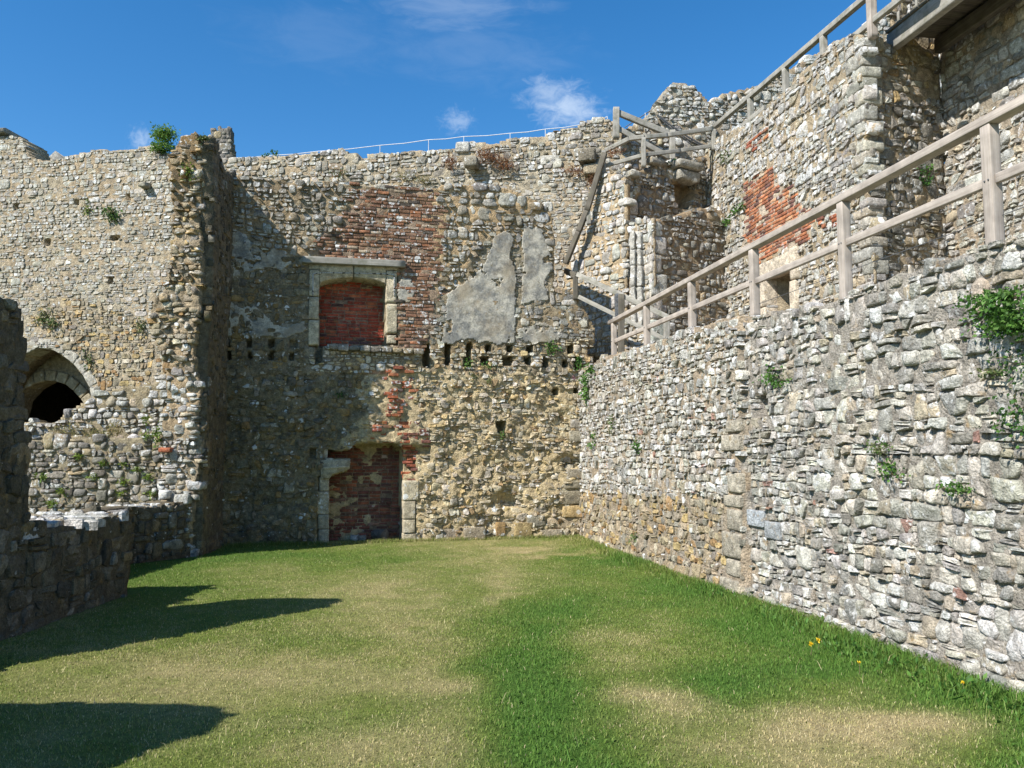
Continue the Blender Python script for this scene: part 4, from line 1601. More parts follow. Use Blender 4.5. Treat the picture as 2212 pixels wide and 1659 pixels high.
W = Wall('upper_wall', 'high rubble wall above the terrace with red brick patch, small doorway and squared corner', 'wall', (*UO, 0))
CRU = [(1520, 318), (1545, 302), (1560, 293), (1600, 276), (1622, 263), (1660, 230), (1698, 197), (1740, 150), (1775, 116), (1800, 93), (1845, 74), (1862, 84)]
OUT_U = ragged(drop(FU, CRU), .05, 2.2, 9)
DOOR = FU.rect(1662, 585, 1716, 690)
DOOR = (DOOR[0], ZB, DOOR[2], FU.uv(1716, 578)[1])
BRU = [(1606, 402), (1640, 376), (1672, 350), (1678, 392), (1700, 408), (1722, 436), (1748, 452), (1765, 470), (1748, 520), (1722, 532), (1690, 545), (1640, 568), (1616, 562), (1608, 480)]
BRU2 = [(1618, 312), (1655, 278), (1668, 290), (1640, 322), (1622, 330)]
BRU3 = [(1765, 462), (1800, 448), (1830, 440), (1826, 480), (1770, 510)]
HU = [(box_poly(DOOR), .7)]
W.core(FU, OUT_U, .05, .07, HU, 0, (.42, .335, .22), (.37, .30, .205), .018, tzones=((BRU, (.52, .42, .31)),))
W.rubble(FU, OUT_U, [dict(w=.155, h=.105, gap=.014, prot=.038, pal='pale', lich=.5, poly=[(1500, 250), (1880, 0), (1880, 400), (1720, 440), (1560, 520)], boff=.02, tilt=.4),
                     dict(w=.14, h=.095, gap=.014, prot=.038, pal='pale', lich=.3, boff=.02, tilt=.4)], HU, [BRU], deep=.2)
W.bricks(FU, BRU, 'brickorange', .072, .24, .005, .010, .04, .12, .003, ragged=.10)
W.bricks(FU, BRU2, 'brick', .076, .22, .03, .01, .25, .4, .01)
W.bricks(FU, BRU3, 'brick', .076, .22, .03, .01, .35, .4, .01)
# doorway: pale dressed stones
dl = []
h_ = DOOR[3]
DS = (.58, .49, .37)
for (u0, v0, u1, v1) in ((DOOR[0] - .26, h_, DOOR[2] + .02, h_ + .32), (DOOR[2] + .03, h_ - .25, DOOR[2] + .24, h_ + .36), (DOOR[0] - .26, h_ - .55, DOOR[0], h_ - .01), (DOOR[0] - .26, h_ - 1.1, DOOR[0], h_ - .56), (DOOR[2], h_ - .85, DOOR[2] + .2, h_ - .26), (DOOR[2], h_ - 1.5, DOOR[2] + .2, h_ - .86)):
    v, t = rblock(FU.P((u0 + u1) / 2, (v0 + v1) / 2, -.04), (FU.U, FU.V, FU.Nn), (u1 - u0 - .008, v1 - v0 - .008, .30), .02, .01)
    mesh_obj('door_surround', v, t, M_STONE, W.root, (*DS, .12), True)
W.bricks(FU.shift(-.66), None, 'brick', .072, .22, .012, 0, .02, .05, .01, uvpoly=box_poly((DOOR[0] - .02, ZB, DOOR[2] + .02, DOOR[3])))
# the corner: side face towards the camera, then the recessed wall
qz = FU.uv(1862, 84)
QC = FU.P(qz[0], 0)
QE = QC + np.array([1.62, .72, 0])
FJ = Face(QC, QE - QC, amp=.02, seed=21)
LJ = float(np.linalg.norm(QE - QC))
FU2 = Face(QE, (*rdir, 0), amp=.04, seed=23)
if FU2.Nn[0] > 0:
    FU2.Nn = -FU2.Nn
if FU.Nn[0] > 0:
    FU.Nn = -FU.Nn
zt = qz[1]
OUT_J = [(0, ZB), (LJ, ZB), (LJ, zt + 1.2), (.75, zt + 1.2), (.72, zt + .02), (.4, zt + .06), (0, zt - .02)]
W.core(FJ, OUT_J, .05, .05, (), 0, (.36, .28, .18), None, .012)
W.rubble(FJ, OUT_J, [dict(w=.24, h=.15, gap=.014, prot=.035, pal='ochre', lich=.3, poly=[(1850, 60), (2020, 60), (2020, 215), (1850, 215)], boff=.01, jit=.4),
                     dict(w=.17, h=.12, gap=.02, prot=.045, pal='dark', lich=.35, boff=.02, tilt=.4)], (), anis=1.5)
OUT_U2 = [(0, ZB), (4.2, ZB), (4.2, zt + 2.6), (0, zt + 2.6)]
W.core(FU2, OUT_U2, .06, .6, (), 0, (.38, .30, .21), (.34, .29, .22), .02)
W.rubble(FU2, OUT_U2, [dict(w=.32, h=.19, gap=.02, prot=.035, pal='grey', lich=.4, poly=[(1990, -400), (2400, -400), (2400, 170), (2120, 200), (1990, 140)], boff=.015),
                       dict(w=.16, h=.11, gap=.022, prot=.045, pal='pale', lich=.3, boff=.03, tilt=.5)], ())
# quoins
z = ZB + .1
k = 0
while z < zt - .1:
    hh = rnd.uniform(.13, .27)
    lj, lu = ((.5, .26) if k % 2 else (.3, .45))
    lj *= rnd.uniform(.8, 1.1)
    lu *= rnd.uniform(.8, 1.1)
    hh = min(hh, zt - z)
    lj = min(lj, .36)
    if rnd.random() < .25:
        z += hh * .5
        k += 1
        continue
    v, t = rblock(QC - FU.U * (lu / 2 - .03) - FU.Nn * (lj / 2 - .045) + np.array([0, 0, z + hh / 2]), (FU.U, np.array([0, 0, 1.0]), FU.Nn), (lu, hh - .012, lj), .03, .018)
    W.items.append((1e5, 'stone', v, t, pick('wallc') + [.3], False))
    z += hh
    k += 1
W.finish()

# ================================================================== stair turret remnant
c1 = at(1352, 17.3)
sb = at(1210, 18.62)
FSL = Face(sb, c1 - sb, amp=.03, seed=31)
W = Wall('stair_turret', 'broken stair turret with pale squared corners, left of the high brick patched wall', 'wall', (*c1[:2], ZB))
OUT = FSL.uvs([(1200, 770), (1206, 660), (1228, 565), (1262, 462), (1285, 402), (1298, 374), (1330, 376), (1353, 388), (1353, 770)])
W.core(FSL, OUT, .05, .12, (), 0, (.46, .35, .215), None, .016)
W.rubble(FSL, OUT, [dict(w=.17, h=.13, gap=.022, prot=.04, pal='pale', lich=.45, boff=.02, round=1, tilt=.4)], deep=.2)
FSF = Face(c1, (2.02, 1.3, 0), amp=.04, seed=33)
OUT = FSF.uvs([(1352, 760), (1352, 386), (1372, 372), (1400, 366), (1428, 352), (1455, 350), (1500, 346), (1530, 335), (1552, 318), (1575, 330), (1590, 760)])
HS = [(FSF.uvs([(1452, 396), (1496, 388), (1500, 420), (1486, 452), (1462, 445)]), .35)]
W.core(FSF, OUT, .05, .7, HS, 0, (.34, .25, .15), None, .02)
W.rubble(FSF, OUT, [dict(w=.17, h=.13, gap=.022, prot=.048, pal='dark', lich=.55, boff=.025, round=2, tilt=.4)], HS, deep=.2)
for (a, b, c, d, dp) in ((1448, 355, 1500, 372, .30), (1453, 374, 1498, 396, .22), (1352, 372, 1376, 386, .15), (1400, 342, 1428, 358, .1)):
    r = FSF.rect(a, b, c, d)
    W.block(FSF.P((r[0] + r[2]) / 2, (r[1] + r[3]) / 2, dp / 2 - .05), (FSF.U, FSF.V, FSF.Nn), (r[2] - r[0], r[3] - r[1], dp + .15), .06, (.34, .31, .25), lich=.4, rough=.03)
# lower stage, standing forward
c0 = at(1362, 17.22)
c2 = at(1412, 16.85)
c3 = FU.P(FU.uv(1568, 560)[0], 0)
FS2L = Face(c0, c2 - c0, amp=.02, seed=35)
FS2F = Face(c2, c3 - c2, amp=.035, seed=36)
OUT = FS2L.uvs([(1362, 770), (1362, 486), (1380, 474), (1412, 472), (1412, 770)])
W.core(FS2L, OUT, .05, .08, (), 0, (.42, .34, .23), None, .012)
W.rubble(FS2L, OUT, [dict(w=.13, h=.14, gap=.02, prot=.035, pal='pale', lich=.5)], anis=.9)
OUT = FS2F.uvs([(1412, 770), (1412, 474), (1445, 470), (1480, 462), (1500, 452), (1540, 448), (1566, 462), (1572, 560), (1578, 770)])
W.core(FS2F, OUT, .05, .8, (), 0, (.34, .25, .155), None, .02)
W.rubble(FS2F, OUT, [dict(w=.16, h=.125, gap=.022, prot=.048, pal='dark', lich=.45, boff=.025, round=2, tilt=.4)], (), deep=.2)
for F, P0, x0, ys in ((FSF, c1, 1352, (398, 432, 462, 500)), (FS2F, c2, 1412, (476, 510, 548, 590, 640, 690, 740))):
    for k in range(len(ys) - 1):
        va, vb = F.uv(x0, ys[k])[1], F.uv(x0, ys[k + 1])[1]
        lw = (.42 if k % 2 else .28)
        v, t = rblock(np.array([P0[0], P0[1], (va + vb) / 2]) + F.U * (lw / 2 - .03) - F.Nn * .09, (F.U, np.array([0, 0, 1.0]), F.Nn), (lw, abs(va - vb) - .015, .27), .035, .015)
        W.items.append((1e5, 'stone', v, t, [.44 * rnd.uniform(.9, 1.1), .415, .355, .55], False))
# two weathered shafts on the lit side
for (a, b) in ((1366, 1378), (1381, 1392)):
    ys = (500, 540, 575, 620, 660, 705)
    for k in range(5):
        p, q_ = at((a + b) / 2, 17.05), None
        va, vb = FS2L.uv((a + b) / 2, ys[k])[1], FS2L.uv((a + b) / 2, ys[k + 1])[1]
        uu = FS2L.uv((a + b) / 2, 600)[0]
        v, t = rblock(FS2L.P(uu, (va + vb) / 2, .05), (FS2L.U, FS2L.V, FS2L.Nn), (.11, va - vb - .01, .12), .025, .035)
        W.items.append((1e5, 'stone', v, t, [.42, .395, .34, .5], False))
W.finish()

# ================================================================== left: window wall (piers and sills), its broken end, garden wall
FLW = Face((-4.45, 0, 0), (0, 1, 0), amp=.03, seed=51)
W = Wall('window_wall', 'shaded ruined wall at the left edge with low window sill and tall broken piers', 'wall', (-4.9, 6, 0))
OUT = [(1.2, -.05), (1.2, 2.1), (2.1, 2.45), (2.42, 2.8), (2.7, 2.95), (3.02, 3.18), (3.3, 2.95), (3.55, 2.7), (3.8, 2.25), (4.2, 1.75), (4.5, 1.25), (4.7, .85), (5.3, .8), (5.85, .75), (6.05, 1.4), (6.3, 1.9), (6.5, 2.2), (6.7, 2.7), (6.88, 2.9), (7.02, 2.98),
       (7.3, 2.95), (7.42, 2.6), (7.46, 2.0), (7.52, 1.6), (7.58, 1.0), (7.7, .93), (8.5, .92), (9.65, .9), (9.68, -.05)]
W.core(FLW, OUT, .05, .9, (), 0, (.15, .12, .075), (.13, .115, .08), .022)
W.rubble(FLW, OUT, [dict(w=.17, h=.12, gap=.014, prot=.03, pal='moss_shade', lich=.12, boff=.016, tilt=.4)], deep=.15)  # stone and mortar colours lowered to deepen this wall's shade
# sill top
FT = Face((-5.35, 7.62, .93), (1, 0, 0), (0, 1, 0), amp=.01, seed=53)
W.rubble(FT, [(.02, 0), (.92, 0), (.92, 2.03), (.02, 2.03)], [dict(w=.2, h=.16, gap=.02, prot=.035, pal='pale', lich=.8, boff=.02)], anis=1.1)
FT2 = Face((-5.35, 4.72, .8), (1, 0, 0), (0, 1, 0), amp=.01, seed=54)
W.rubble(FT2, [(.02, 0), (.92, 0), (.92, 1.1), (.02, 1.1)], [dict(w=.2, h=.16, gap=.02, prot=.035, pal='pale', lich=.8, boff=.02)], anis=1.1)
W.finish()

p0, p1 = ground(291, 1217), ground(411, 1203)
W = Wall('broken_cross_wall', 'tall broken end of a cross wall with low sill beside it, lit on its ragged edge', 'wall', (*p1[:2], 0))
FS = Face(p0, p1 - p0, amp=.02, seed=55)
OUT = [(FS.uv(291, 1150)[0], -.03)] + FS.uvs([(291, 1096), (350, 1094), (380, 1088), (411, 1084)]) + [(FS.uv(411, 1150)[0], -.03)]
W.core(FS, OUT, .045, .7, (), 0, (.15, .12, .075), None, .02)
W.rubble(FS, OUT, [dict(w=.16, h=.11, gap=.013, prot=.03, pal='moss_shade', lich=.2, boff=.02)])
zt_ = FS.uv(350, 1094)[1]
FSB = Face((p0[0], 9.2, 0), (0, 1, 0), amp=.02, seed=56)
W.core(FSB, [(0, -.03), (0, .85), (p0[1] - 9.2 + .05, .85), (p0[1] - 9.2 + .05, -.03)], .05, .5, (), 0, (.15, .12, .075), None, .02)
W.rubble(FSB, [(0, -.03), (0, .85), (p0[1] - 9.2 + .05, .85), (p0[1] - 9.2 + .05, -.03)], [dict(w=.17, h=.11, gap=.013, prot=.03, pal='moss_shade', lich=.15, boff=.02)])
FST = Face(p0 + np.array([-.58, .39, zt_]), FS.U, (-FS.Nn[0] * -1, -FS.Nn[1] * -1, 0), amp=.01, seed=57)
if FST.Nn[2] < 0:
    FST.Nn = -FST.Nn
W.rubble(FST, [(0, 0), (.95, 0), (.95, .7), (0, .7)], [dict(w=.18, h=.14, gap=.02, prot=.03, pal='pale', lich=.8, boff=.02)], anis=1.1)
# the end itself
ye = p1[1]
FE = Face((0, ye, 0), (1, 0, 0), amp=.05, seed=58)
END = [(366, 345), (374, 318), (388, 298), (402, 284), (424, 280), (432, 300), (436, 325), (430, 420), (432, 540), (428, 700), (430, 815), (428, 940), (424, 1060), (418, 1203), (345, 1203), (342, 1050), (349, 815), (334, 760), (326, 695), (345, 642), (364, 600), (378, 540), (380, 480), (368, 400)]
OUT = FE.uvs(END)
OUT = [(a, max(b, -.02)) for a, b in ragged(OUT, .14, 2.2, 5)]


def zoneE(u, v):
    return .10 * fbm(u * 2.1, v * 1.6, 0, 66, 3) - .04


FE.extra = zoneE
W.core(FE, OUT, .03, .45, (), 0, (.37, .275, .165), (.31, .25, .165), .04, tzones=(([(330, 250), (470, 250), (470, 480), (330, 480)], (.26, .185, .10)),))
W.rubble(FE, OUT, [dict(w=.14, h=.085, gap=.010, prot=.05, pal='pale', lich=.4, poly=[(320, 800), (450, 800), (450, 1210), (320, 1210)], boff=.035, tilt=.8, round=0, miss=.05, cj=.25),
                   dict(w=.14, h=.085, gap=.010, prot=.05, pal='ochre', lich=.34, boff=.035, tilt=.8, miss=.06, round=0, cj=.25)], deep=.2)
# its right side, plastered over, its shade deepened in the mortar colour
FE2 = Face((p1[0] + .13, ye + .12, 0), (B0[0] - p1[0] - .06, B0[1] - ye - .12, 0), amp=.04, seed=60)
ztop = FE.uv(440, 300)[1]
OUT = [(-.02, -.03), (1.6, -.03), (1.6, FB.uv(487, 378)[1] + .1), (.8, ztop - .25), (.3, ztop + .0), (.05, ztop + .1), (-.02, ztop - .1), (.05, 4.0), (-.02, 2.0)]
W.core(FE2, OUT, .045, .4, (), 0, (.15, .125, .08), (.22, .18, .115), .025)
W.rubble(FE2, OUT, [dict(w=.2, h=.12, gap=.02, prot=.022, pal='moss_shade', lich=.15, boff=.014, miss=.25)])
# the odd red brick and a big squared foot stone
v, t = rblock(FE.at(362, 972) + np.array([0, -.05, 0]), np.eye(3), (.2, .16, .075), .02, .01)
mesh_obj('brick', v, t, M_BRICK, W.root, (.36, .12, .06, .1), True)
v, t = rblock(FE.at(398, 1078) + np.array([0, -.03, 0]), np.eye(3), (.24, .2, .16), .03, .015)
mesh_obj('stone', v, t, M_STONE, W.root, (.42, .40, .34, .5), True)
v, t = rblock(FE.at(360, 1068) + np.array([0, -.05, 0]), np.eye(3), (.17, .2, .16), .05, .03)
mesh_obj('stone', v, t, M_STONE, W.root, (.52, .5, .44, .8), True)
W.finish()

FG = Face((-9.4, 16.4, 0), (1, .02, 0), amp=.05, seed=63)
W = Wall('garden_wall', 'low sunlit rubble wall with ferns seen through the left window gap below the arch', 'wall', (-8, 16.4, 0))
OUT = [(0, -.05)] + FG.uvs([(-240, 958), (60, 955), (140, 950), (220, 946), (280, 946), (340, 940), (360, 930)]) + [(3.2, -.05)]
OUT[0] = (OUT[1][0], -.05)
OUT[-1] = (OUT[-2][0], -.05)
W.core(FG, OUT, .05, .6, (), 0, (.30, .25, .16), None, .025)
W.rubble(FG, OUT, [dict(w=.19, h=.105, gap=.014, prot=.05, pal='dark', lich=.35, boff=.025, tilt=.4)])
FG2 = Face((-9.8, 17.3, 0), (1, .02, 0), amp=.08, seed=64)
OUT = FG2.uvs([(-240, 990), (-240, 935), (-100, 915), (20, 925), (45, 918), (70, 908), (90, 916), (110, 918), (130, 905), (150, 890), (165, 876), (190, 866), (215, 850), (260, 838), (300, 834), (345, 826), (365, 820), (365, 990)])
W.core(FG2, OUT, .05, .5, (), 0, (.33, .27, .17), None, .03)
W.rubble(FG2, OUT, [dict(w=.19, h=.13, gap=.02, prot=.06, pal='pale', lich=.45, boff=.05, tilt=.6)], deep=.2)
W.finish()

# ---- far bits that stick up behind the curtain wall
FT_ = Face((*at(480, 26.0)[:2], 0), (1, .1, 0), amp=.01, seed=81)
W = Wall('stone_turret', 'small dark square stone turret standing up behind the curtain wall', 'turret', (*at(480, 26.0)[:2], 5))
OUT = FT_.uvs([(455, 420), (455, 294), (457, 276), (468, 281), (474, 273), (480, 279), (494, 275), (497, 300), (497, 420)])
W.core(FT_, OUT, .07, .6, (), 0, (.22, .20, .165), None, .01)
W.rubble(FT_, OUT, [dict(w=.24, h=.12, gap=.008, prot=.015, pal='dark', lich=.3, wob=.1, cj=.06, tilt=.1, boff=.004)], anis=1.7, deep=.2)
e = FT_.uv(497, 300)
FT2_ = Face(FT_.P(e[0], 0), (.5, 1, 0), amp=.05, seed=82)
OUT = FT2_.uvs([(497, 420), (497, 275), (502, 280), (504, 300), (507, 320), (511, 335), (512, 420)])
W.core(FT2_, OUT, .07, .3, (), 0, (.16, .145, .12), None, .03)
W.rubble(FT2_, OUT, [dict(w=.22, h=.12, gap=.01, prot=.03, pal='dark', lich=.2, wob=.1)], anis=1.5, deep=.2)
W.finish()
gp = [at(105, 27.0)[:2], at(132, 27.0)[:2]]
zg0, zg1 = Face((*gp[0], 0), (1, 0, 0)).uv(105, 352)[1], Face((*gp[0], 0), (1, 0, 0)).uv(118, 324)[1]
Fg = Face((*gp[0], 0), (1, 0, 0))
V, T = prism(Fg, Fg.uvs([(98, 420), (98, 345), (105, 338), (119, 325), (132, 337), (140, 345), (140, 420)]), -1.2, 0, .02)
o = mesh_obj('gable_top', V, T, M_STONE, None, (.30, .28, .24, .2), False)
tag(o, 'small grey gable tip showing over the curtain wall at far left', 'roof')

# ================================================================== timber and wire railings
FRR = FR.shift(-.18)
FRR.Nn = FR.Nn


def rpt(F, px, py):
    return F.P(*F.uv(px, py))


RL = empty('oak_railing', (*B1, 3.1), 'new pale oak post and rail railing along the top of the right-hand wall', 'railing')
zt1 = rpt(FRR, 1325, 692)
zt2 = rpt(FRR, 2150, 232)
posts = [(1327, 775), (1398, 748), (1496, 716), (1631, 668), (1828, 634), (2150, 528)]
uA, vA = FRR.uv(1318, 694)
uB, vB = FRR.uv(2205, 214)
slope = (vB - vA) / (uB - uA)
rtop = lambda u: vA + slope * (u - uA)
uend = FRR.uv(2300, 300)[0]
beam('top_rail', FRR.P(uA, rtop(uA) - .035), FRR.P(uend, rtop(uend) - .035), .105, .072, M_OAK, RL)
mr = [FRR.uv(1345, 730), FRR.uv(2140, 392)]
MR0, MRU, MRS = mr[0][1], mr[0][0], (mr[1][1] - mr[0][1]) / (mr[1][0] - mr[0][0])
pu = []
for px, py in posts:
    u_, v_ = FRR.uv(px, py)
    pu.append(u_)
    for dv_ in (-.018, .02):
        v, t = rblock(FRR.P(u_ + dv_, MR0 + MRS * (u_ - MRU), .046), (FRR.U, FRR.V, FRR.Nn), (.013, .013, .016), .004, 0)
        mesh_obj('peg', v, t, M_WIRE, RL)
    beam('post', FRR.P(u_, v_ - .12), FRR.P(u_, rtop(u_) - .07), .09, .098, M_OAK, RL, (*rdir, 0))
pu.append(uend)
mr = [FRR.uv(1345, 730), FRR.uv(2140, 392)]
ms = (mr[1][1] - mr[0][1]) / (mr[1][0] - mr[0][0])
for k in range(len(pu) - 1):
    a, b = pu[k] + .054, pu[k + 1] - .054
    beam('mid_rail', FRR.P(a, mr[0][1] + ms * (a - mr[0][0])), FRR.P(b, mr[0][1] + ms * (b - mr[0][0])), .045, .072, M_OAK, RL)
for k in range(len(pu) - 1):
    lo = [FRR.P(pu[k] + .02, mr[0][1] - .27 + ms * (pu[k] - mr[0][0]), -.03), FRR.P(pu[k + 1] - .02, mr[0][1] - .27 + ms * (pu[k + 1] - mr[0][0]), -.03)]
    wire('wire', lo, .0035, M_WIRE, RL)

# ---- upper walk railing
FUU = FU.shift(-.12)
FUU.Nn = FU.Nn
UL = empty('wall_walk_railing', (*UO, 7.5), 'grey weathered timber railing along the top of the high right wall', 'railing')
u1_, v1_ = FUU.uv(1540, 277)
u2_, v2_ = FUU.uv(1862, 2)
ue = FUU.uv(1990, -110)[0]
tl = lambda u: v1_ + (v2_ - v1_) / (u2_ - u1_) * (u - u1_)
beam('top_rail', FUU.P(u1_, tl(u1_)), FUU.P(ue, tl(ue)), .10, .10, M_OLDOAK, UL)
for px, py in ((1622, 268), (1698, 202), (1780, 124)):
    u_, v_ = FUU.uv(px, py)
    beam('post', FUU.P(u_, v_ - .25), FUU.P(u_, tl(u_) - .04), .10, .11, M_OLDOAK, UL, (*rdir, 0))
u_, v_ = FUU.uv(1885, 78)
beam('post', FUU.P(u_, v_ - .04), FUU.P(u_, tl(u_) - .04), .12, .12, M_OAK, UL, (*rdir, 0))
beam('mid_rail', FUU.P(u_, tl(u_) - .48), FUU.P(ue, tl(ue) - .48), .07, .10, M_OLDOAK, UL)
ub = FUU.uv(1640, 240)[0]
beam('mid_rail', FUU.P(u1_ + .1, tl(u1_) - .52), FUU.P(ub + .25, tl(ub) - .50), .07, .10, M_OLDOAK, UL)
ub2 = FUU.uv(1815, 90)[0]
beam('mid_rail', FUU.P(ub2, tl(ub2) - .50), FUU.P(u_ - .05, tl(u_) - .48), .07, .10, M_OLDOAK, UL)

# ---- landing railing over the turret
LL = empty('landing_railing', (*c1[:2], 7.0), 'curved grey timber railing round the landing on top of the broken turret', 'railing')


def onray(px, py, y):
    d = ray(px, py)
    return CAM + d * (y / d[1])


tp = [(1307, 326, 17.74), (1359, 300, 17.62), (1392, 296, 17.6), (1441, 292, 17.8), (1540, 278, 18.2)]
for k in range(len(tp) - 1):
    beam('top_rail', onray(*tp[k]), onray(*tp[k + 1]), .09, .095, M_OLDOAK, LL)
mp_ = [(1308, 358, 17.74), (1390, 335, 17.6), (1470, 325, 17.9), (1540, 315, 18.2)]
for k in range(len(mp_) - 1):
    beam('mid_rail', onray(*mp_[k]), onray(*mp_[k + 1]), .06, .085, M_OLDOAK, LL)
for (px, ya, yb, dd) in ((1304, 326, 384, 17.74), (1390, 298, 362, 17.6), (1541, 280, 325, 18.2)):
    beam('post', onray(px, yb, dd), onray(px, ya, dd), .095, .095, M_OLDOAK, LL, (0, 1, 0))
dr = [(1306, 330, 17.55), (1268, 455, 17.72), (1250, 500, 17.85), (1222, 570, 18.1)]
for k in range(len(dr) - 1):
    beam('stair_rail', onray(*dr[k]), onray(*dr[k + 1]), .08, .12, M_DARKOAK, LL)
beam('post', onray(1272, 485, 17.74), onray(1270, 450, 17.74), .09, .09, M_OLDOAK, LL, (0, 1, 0))

# ---- upper stairs railing against the sky
SL_ = empty('stair_railing', (*at(1333, 18.2)[:2], 8.0), 'short grey timber stair railing sloping down from a square post against the sky', 'railing')
beam('post', onray(1331, 300, 18.15), onray(1331, 233, 18.15), .14, .14, M_OLDOAK, SL_, (0, 1, 0))
beam('post', onray(1452, 350, 18.35), onray(1452, 282, 18.35), .13, .13, M_OLDOAK, SL_, (0, 1, 0))
beam('top_rail', onray(1333, 243, 18.15), onray(1452, 292, 18.35), .09, .13, M_OLDOAK, SL_)
beam('mid_rail', onray(1336, 278, 18.15), onray(1450, 342, 18.35), .06, .12, M_OLDOAK, SL_)

# ---- older stair railing beyond the right-hand wall
OL = empty('old_stair_railing', (*at(1243, 16.4)[:2], 4.0), 'old pale grey timber railing going down behind the start of the new oak railing', 'railing')
beam('top_rail', onray(1246, 592, 16.4), onray(1458, 692, 15.5), .05, .10, M_OLDOAK, OL)
beam('mid_rail', onray(1250, 641, 16.4), onray(1442, 735, 15.5), .045, .085, M_OLDOAK, OL)
beam('landing_rail', onray(1222, 585, 17.0), onray(1246, 597, 16.4), .08, .11, M_DARKOAK, OL)
beam('post', onray(1243, 648, 16.45), onray(1243, 596, 16.45), .10, .10, M_DARKOAK, OL, (0, 1, 0))
beam('post', onray(1440, 765, 15.55), onray(1440, 684, 15.55), .11, .11, M_OLDOAK, OL, (0, 1, 0))
beam('post', onray(1342, 780, 15.95), onray(1342, 636, 15.95), .12, .12, M_DARKOAK, OL, (0, 1, 0))
dk = onray(1338, 668, 16.0)
v, t = rblock(dk, np.eye(3), (.18, .12, .62), .06, .03)
o = mesh_obj('grey_slab', v, t, M_STONE, None, (.10, .105, .11, .0), True)
tag(o, 'dark grey upright slab beside the old stair railing', 'stone')

# ---- iron rail and wires along the curtain wall walk
IR = empty('walkway_rail', (*at(800, 20.2)[:2], 8.0), 'thin pale metal rail on slim stanchions along the top of the curtain wall', 'railing')
FCW = FC.shift(-.7)
rp = [(500, 341), (582, 336), (686, 327), (821, 314), (926, 302), (1002, 295), (1102, 288), (1178, 279), (1262, 268), (1312, 252)]
for k in range(len(rp) - 1):
    a, b = FCW.at(*rp[k]), FCW.at(*rp[k + 1])
    mid = (a + b) / 2 - np.array([0, 0, .02])
    wire('rail', [a, mid, b], .010, M_ROPE, IR)
for px, py in rp[1:]:
    a = FCW.at(px, py)
    wire('stanchion', [a - np.array([0, 0, 1.0]), a], .009, M_ROPE, IR)
wire('rail', [FC2.at(1350, 275, -.8), FC2.at(1393, 247, -.8), FC2.at(1430, 222, -.8)], .012, M_WIRE, IR)
wire('stanchion', [FC2.at(1394, 290, -.8), FC2.at(1394, 244, -.8)], .013, M_ROPE, IR)
SH = empty('bent_rail', (*FC.at(350, 345)[:2], 8.0), 'short bent pale metal handrail beside the ivy on the wall top', 'handrail')
wire('tube', [FCW.at(346, 356), FCW.at(352, 344), FCW.at(362, 341), FCW.at(390, 340), FCW.at(410, 344)], .02, M_ROPE, SH)
CH = empty('chain_rail', (*FC2.at(1480, 280)[:2], 8.0), 'dark chain hung in a diagonal line across the pale parapet wall', 'chain')
wire('chain', [FC2.at(1420, 248, .1), FC2.at(1450, 272, .1), FC2.at(1490, 298, .1), FC2.at(1530, 320, .1)], .022, M_WIRE, CH)
wire('chain', [FC2.at(1420, 250, .1), FC2.at(1450, 278, .1), FC2.at(1490, 303, .1), FC2.at(1530, 322, .1)], .015, M_WIRE, CH)

# ---- timber bridge across the recess
BR = empty('timber_bridge', (*QC[:2], zt), 'timber walkway bridge with plank deck spanning the shadowed recess at top right', 'bridge')
bs = FJ.uv(1932, 108)
bst = FJ.P(bs[0], bs[1])
bdir = np.array([*rdir, 0.0])
wdt = np.array([*rperp, 0.0])
Lb = 4.2
beam('edge_beam', bst + np.array([0, 0, .15]) - bdir * .1, bst + bdir * Lb + np.array([0, 0, .15]), .13, .30, M_OLDOAK, BR)
beam('inner_beam', bst + wdt * .80 + np.array([0, 0, .13]), bst + wdt * .80 + bdir * Lb + np.array([0, 0, .13]), .12, .24, M_DARKOAK, BR)
for k in range(20):
    a = bst + bdir * (.02 + k * .205) + np.array([0, 0, .33]) - wdt * .10
    beam('deck_plank', a, a + wdt * 1.05, .190, .045, M_DARKOAK, BR, r=.004)  # dark oak here stands in for shade under the deck
for k in range(9):
    a = bst + bdir * (.25 + k * .44) + np.array([0, 0, .355]) - wdt * .085
    beam('batten', a, a + np.array([0, 0, .16]), .02, .05, M_OLDOAK, BR, (*rdir, 0), r=.003)

# ================================================================== plants


def leaves(centers, n, size, cols, nrm=(0, -1, 0), droop=.3, elong=1.5, curl=.25):
    V, T, C = [], [], []
    centers = np.asarray(centers, float)
    nrm = np.asarray(nrm, float)
    for k in range(n):
        c = centers[rnd.randrange(len(centers))]
        p = c[:3] + npr.normal(0, 1, 3) * c[3:6]
        d = npr.normal(0, 1, 3) * .7 + nrm * .9 + np.array([0, 0, -droop])
        d /= np.linalg.norm(d)
        s = np.cross(d, npr.normal(0, 1, 3))
        s /= np.linalg.norm(s)
        up = np.cross(s, d)
        L = size * rnd.uniform(.6, 1.35)
        w = L / elong
        i = len(V)
        V += [p, p + d * L * .45 + s * w * .5 + up * curl * w * .4, p + d * L, p + d * L * .45 - s * w * .5 + up * curl * w * .4]
        T += [(i, i + 1, i + 2), (i, i + 2, i + 3)]
        col = cols[rnd.randrange(len(cols))]
        kk = rnd.uniform(.7, 1.3)
        C += [(col[0] * kk, col[1] * kk, col[2] * kk, 1)] * 4
    return np.array(V), np.array(T), np.array(C)


GREEN = [(.06, .15, .025), (.09, .19, .03), (.045, .11, .02), (.12, .22, .05)]
IVY = [(.035, .095, .018), (.055, .13, .022), (.08, .17, .03), (.03, .075, .018)]
FERN = [(.15, .22, .03), (.11, .19, .03), (.20, .25, .05)]
DEAD = [(.24, .105, .05), (.32, .18, .09), (.17, .075, .035)]
SAGE = [(.10, .15, .05), (.13, .17, .06), (.16, .17, .07)]


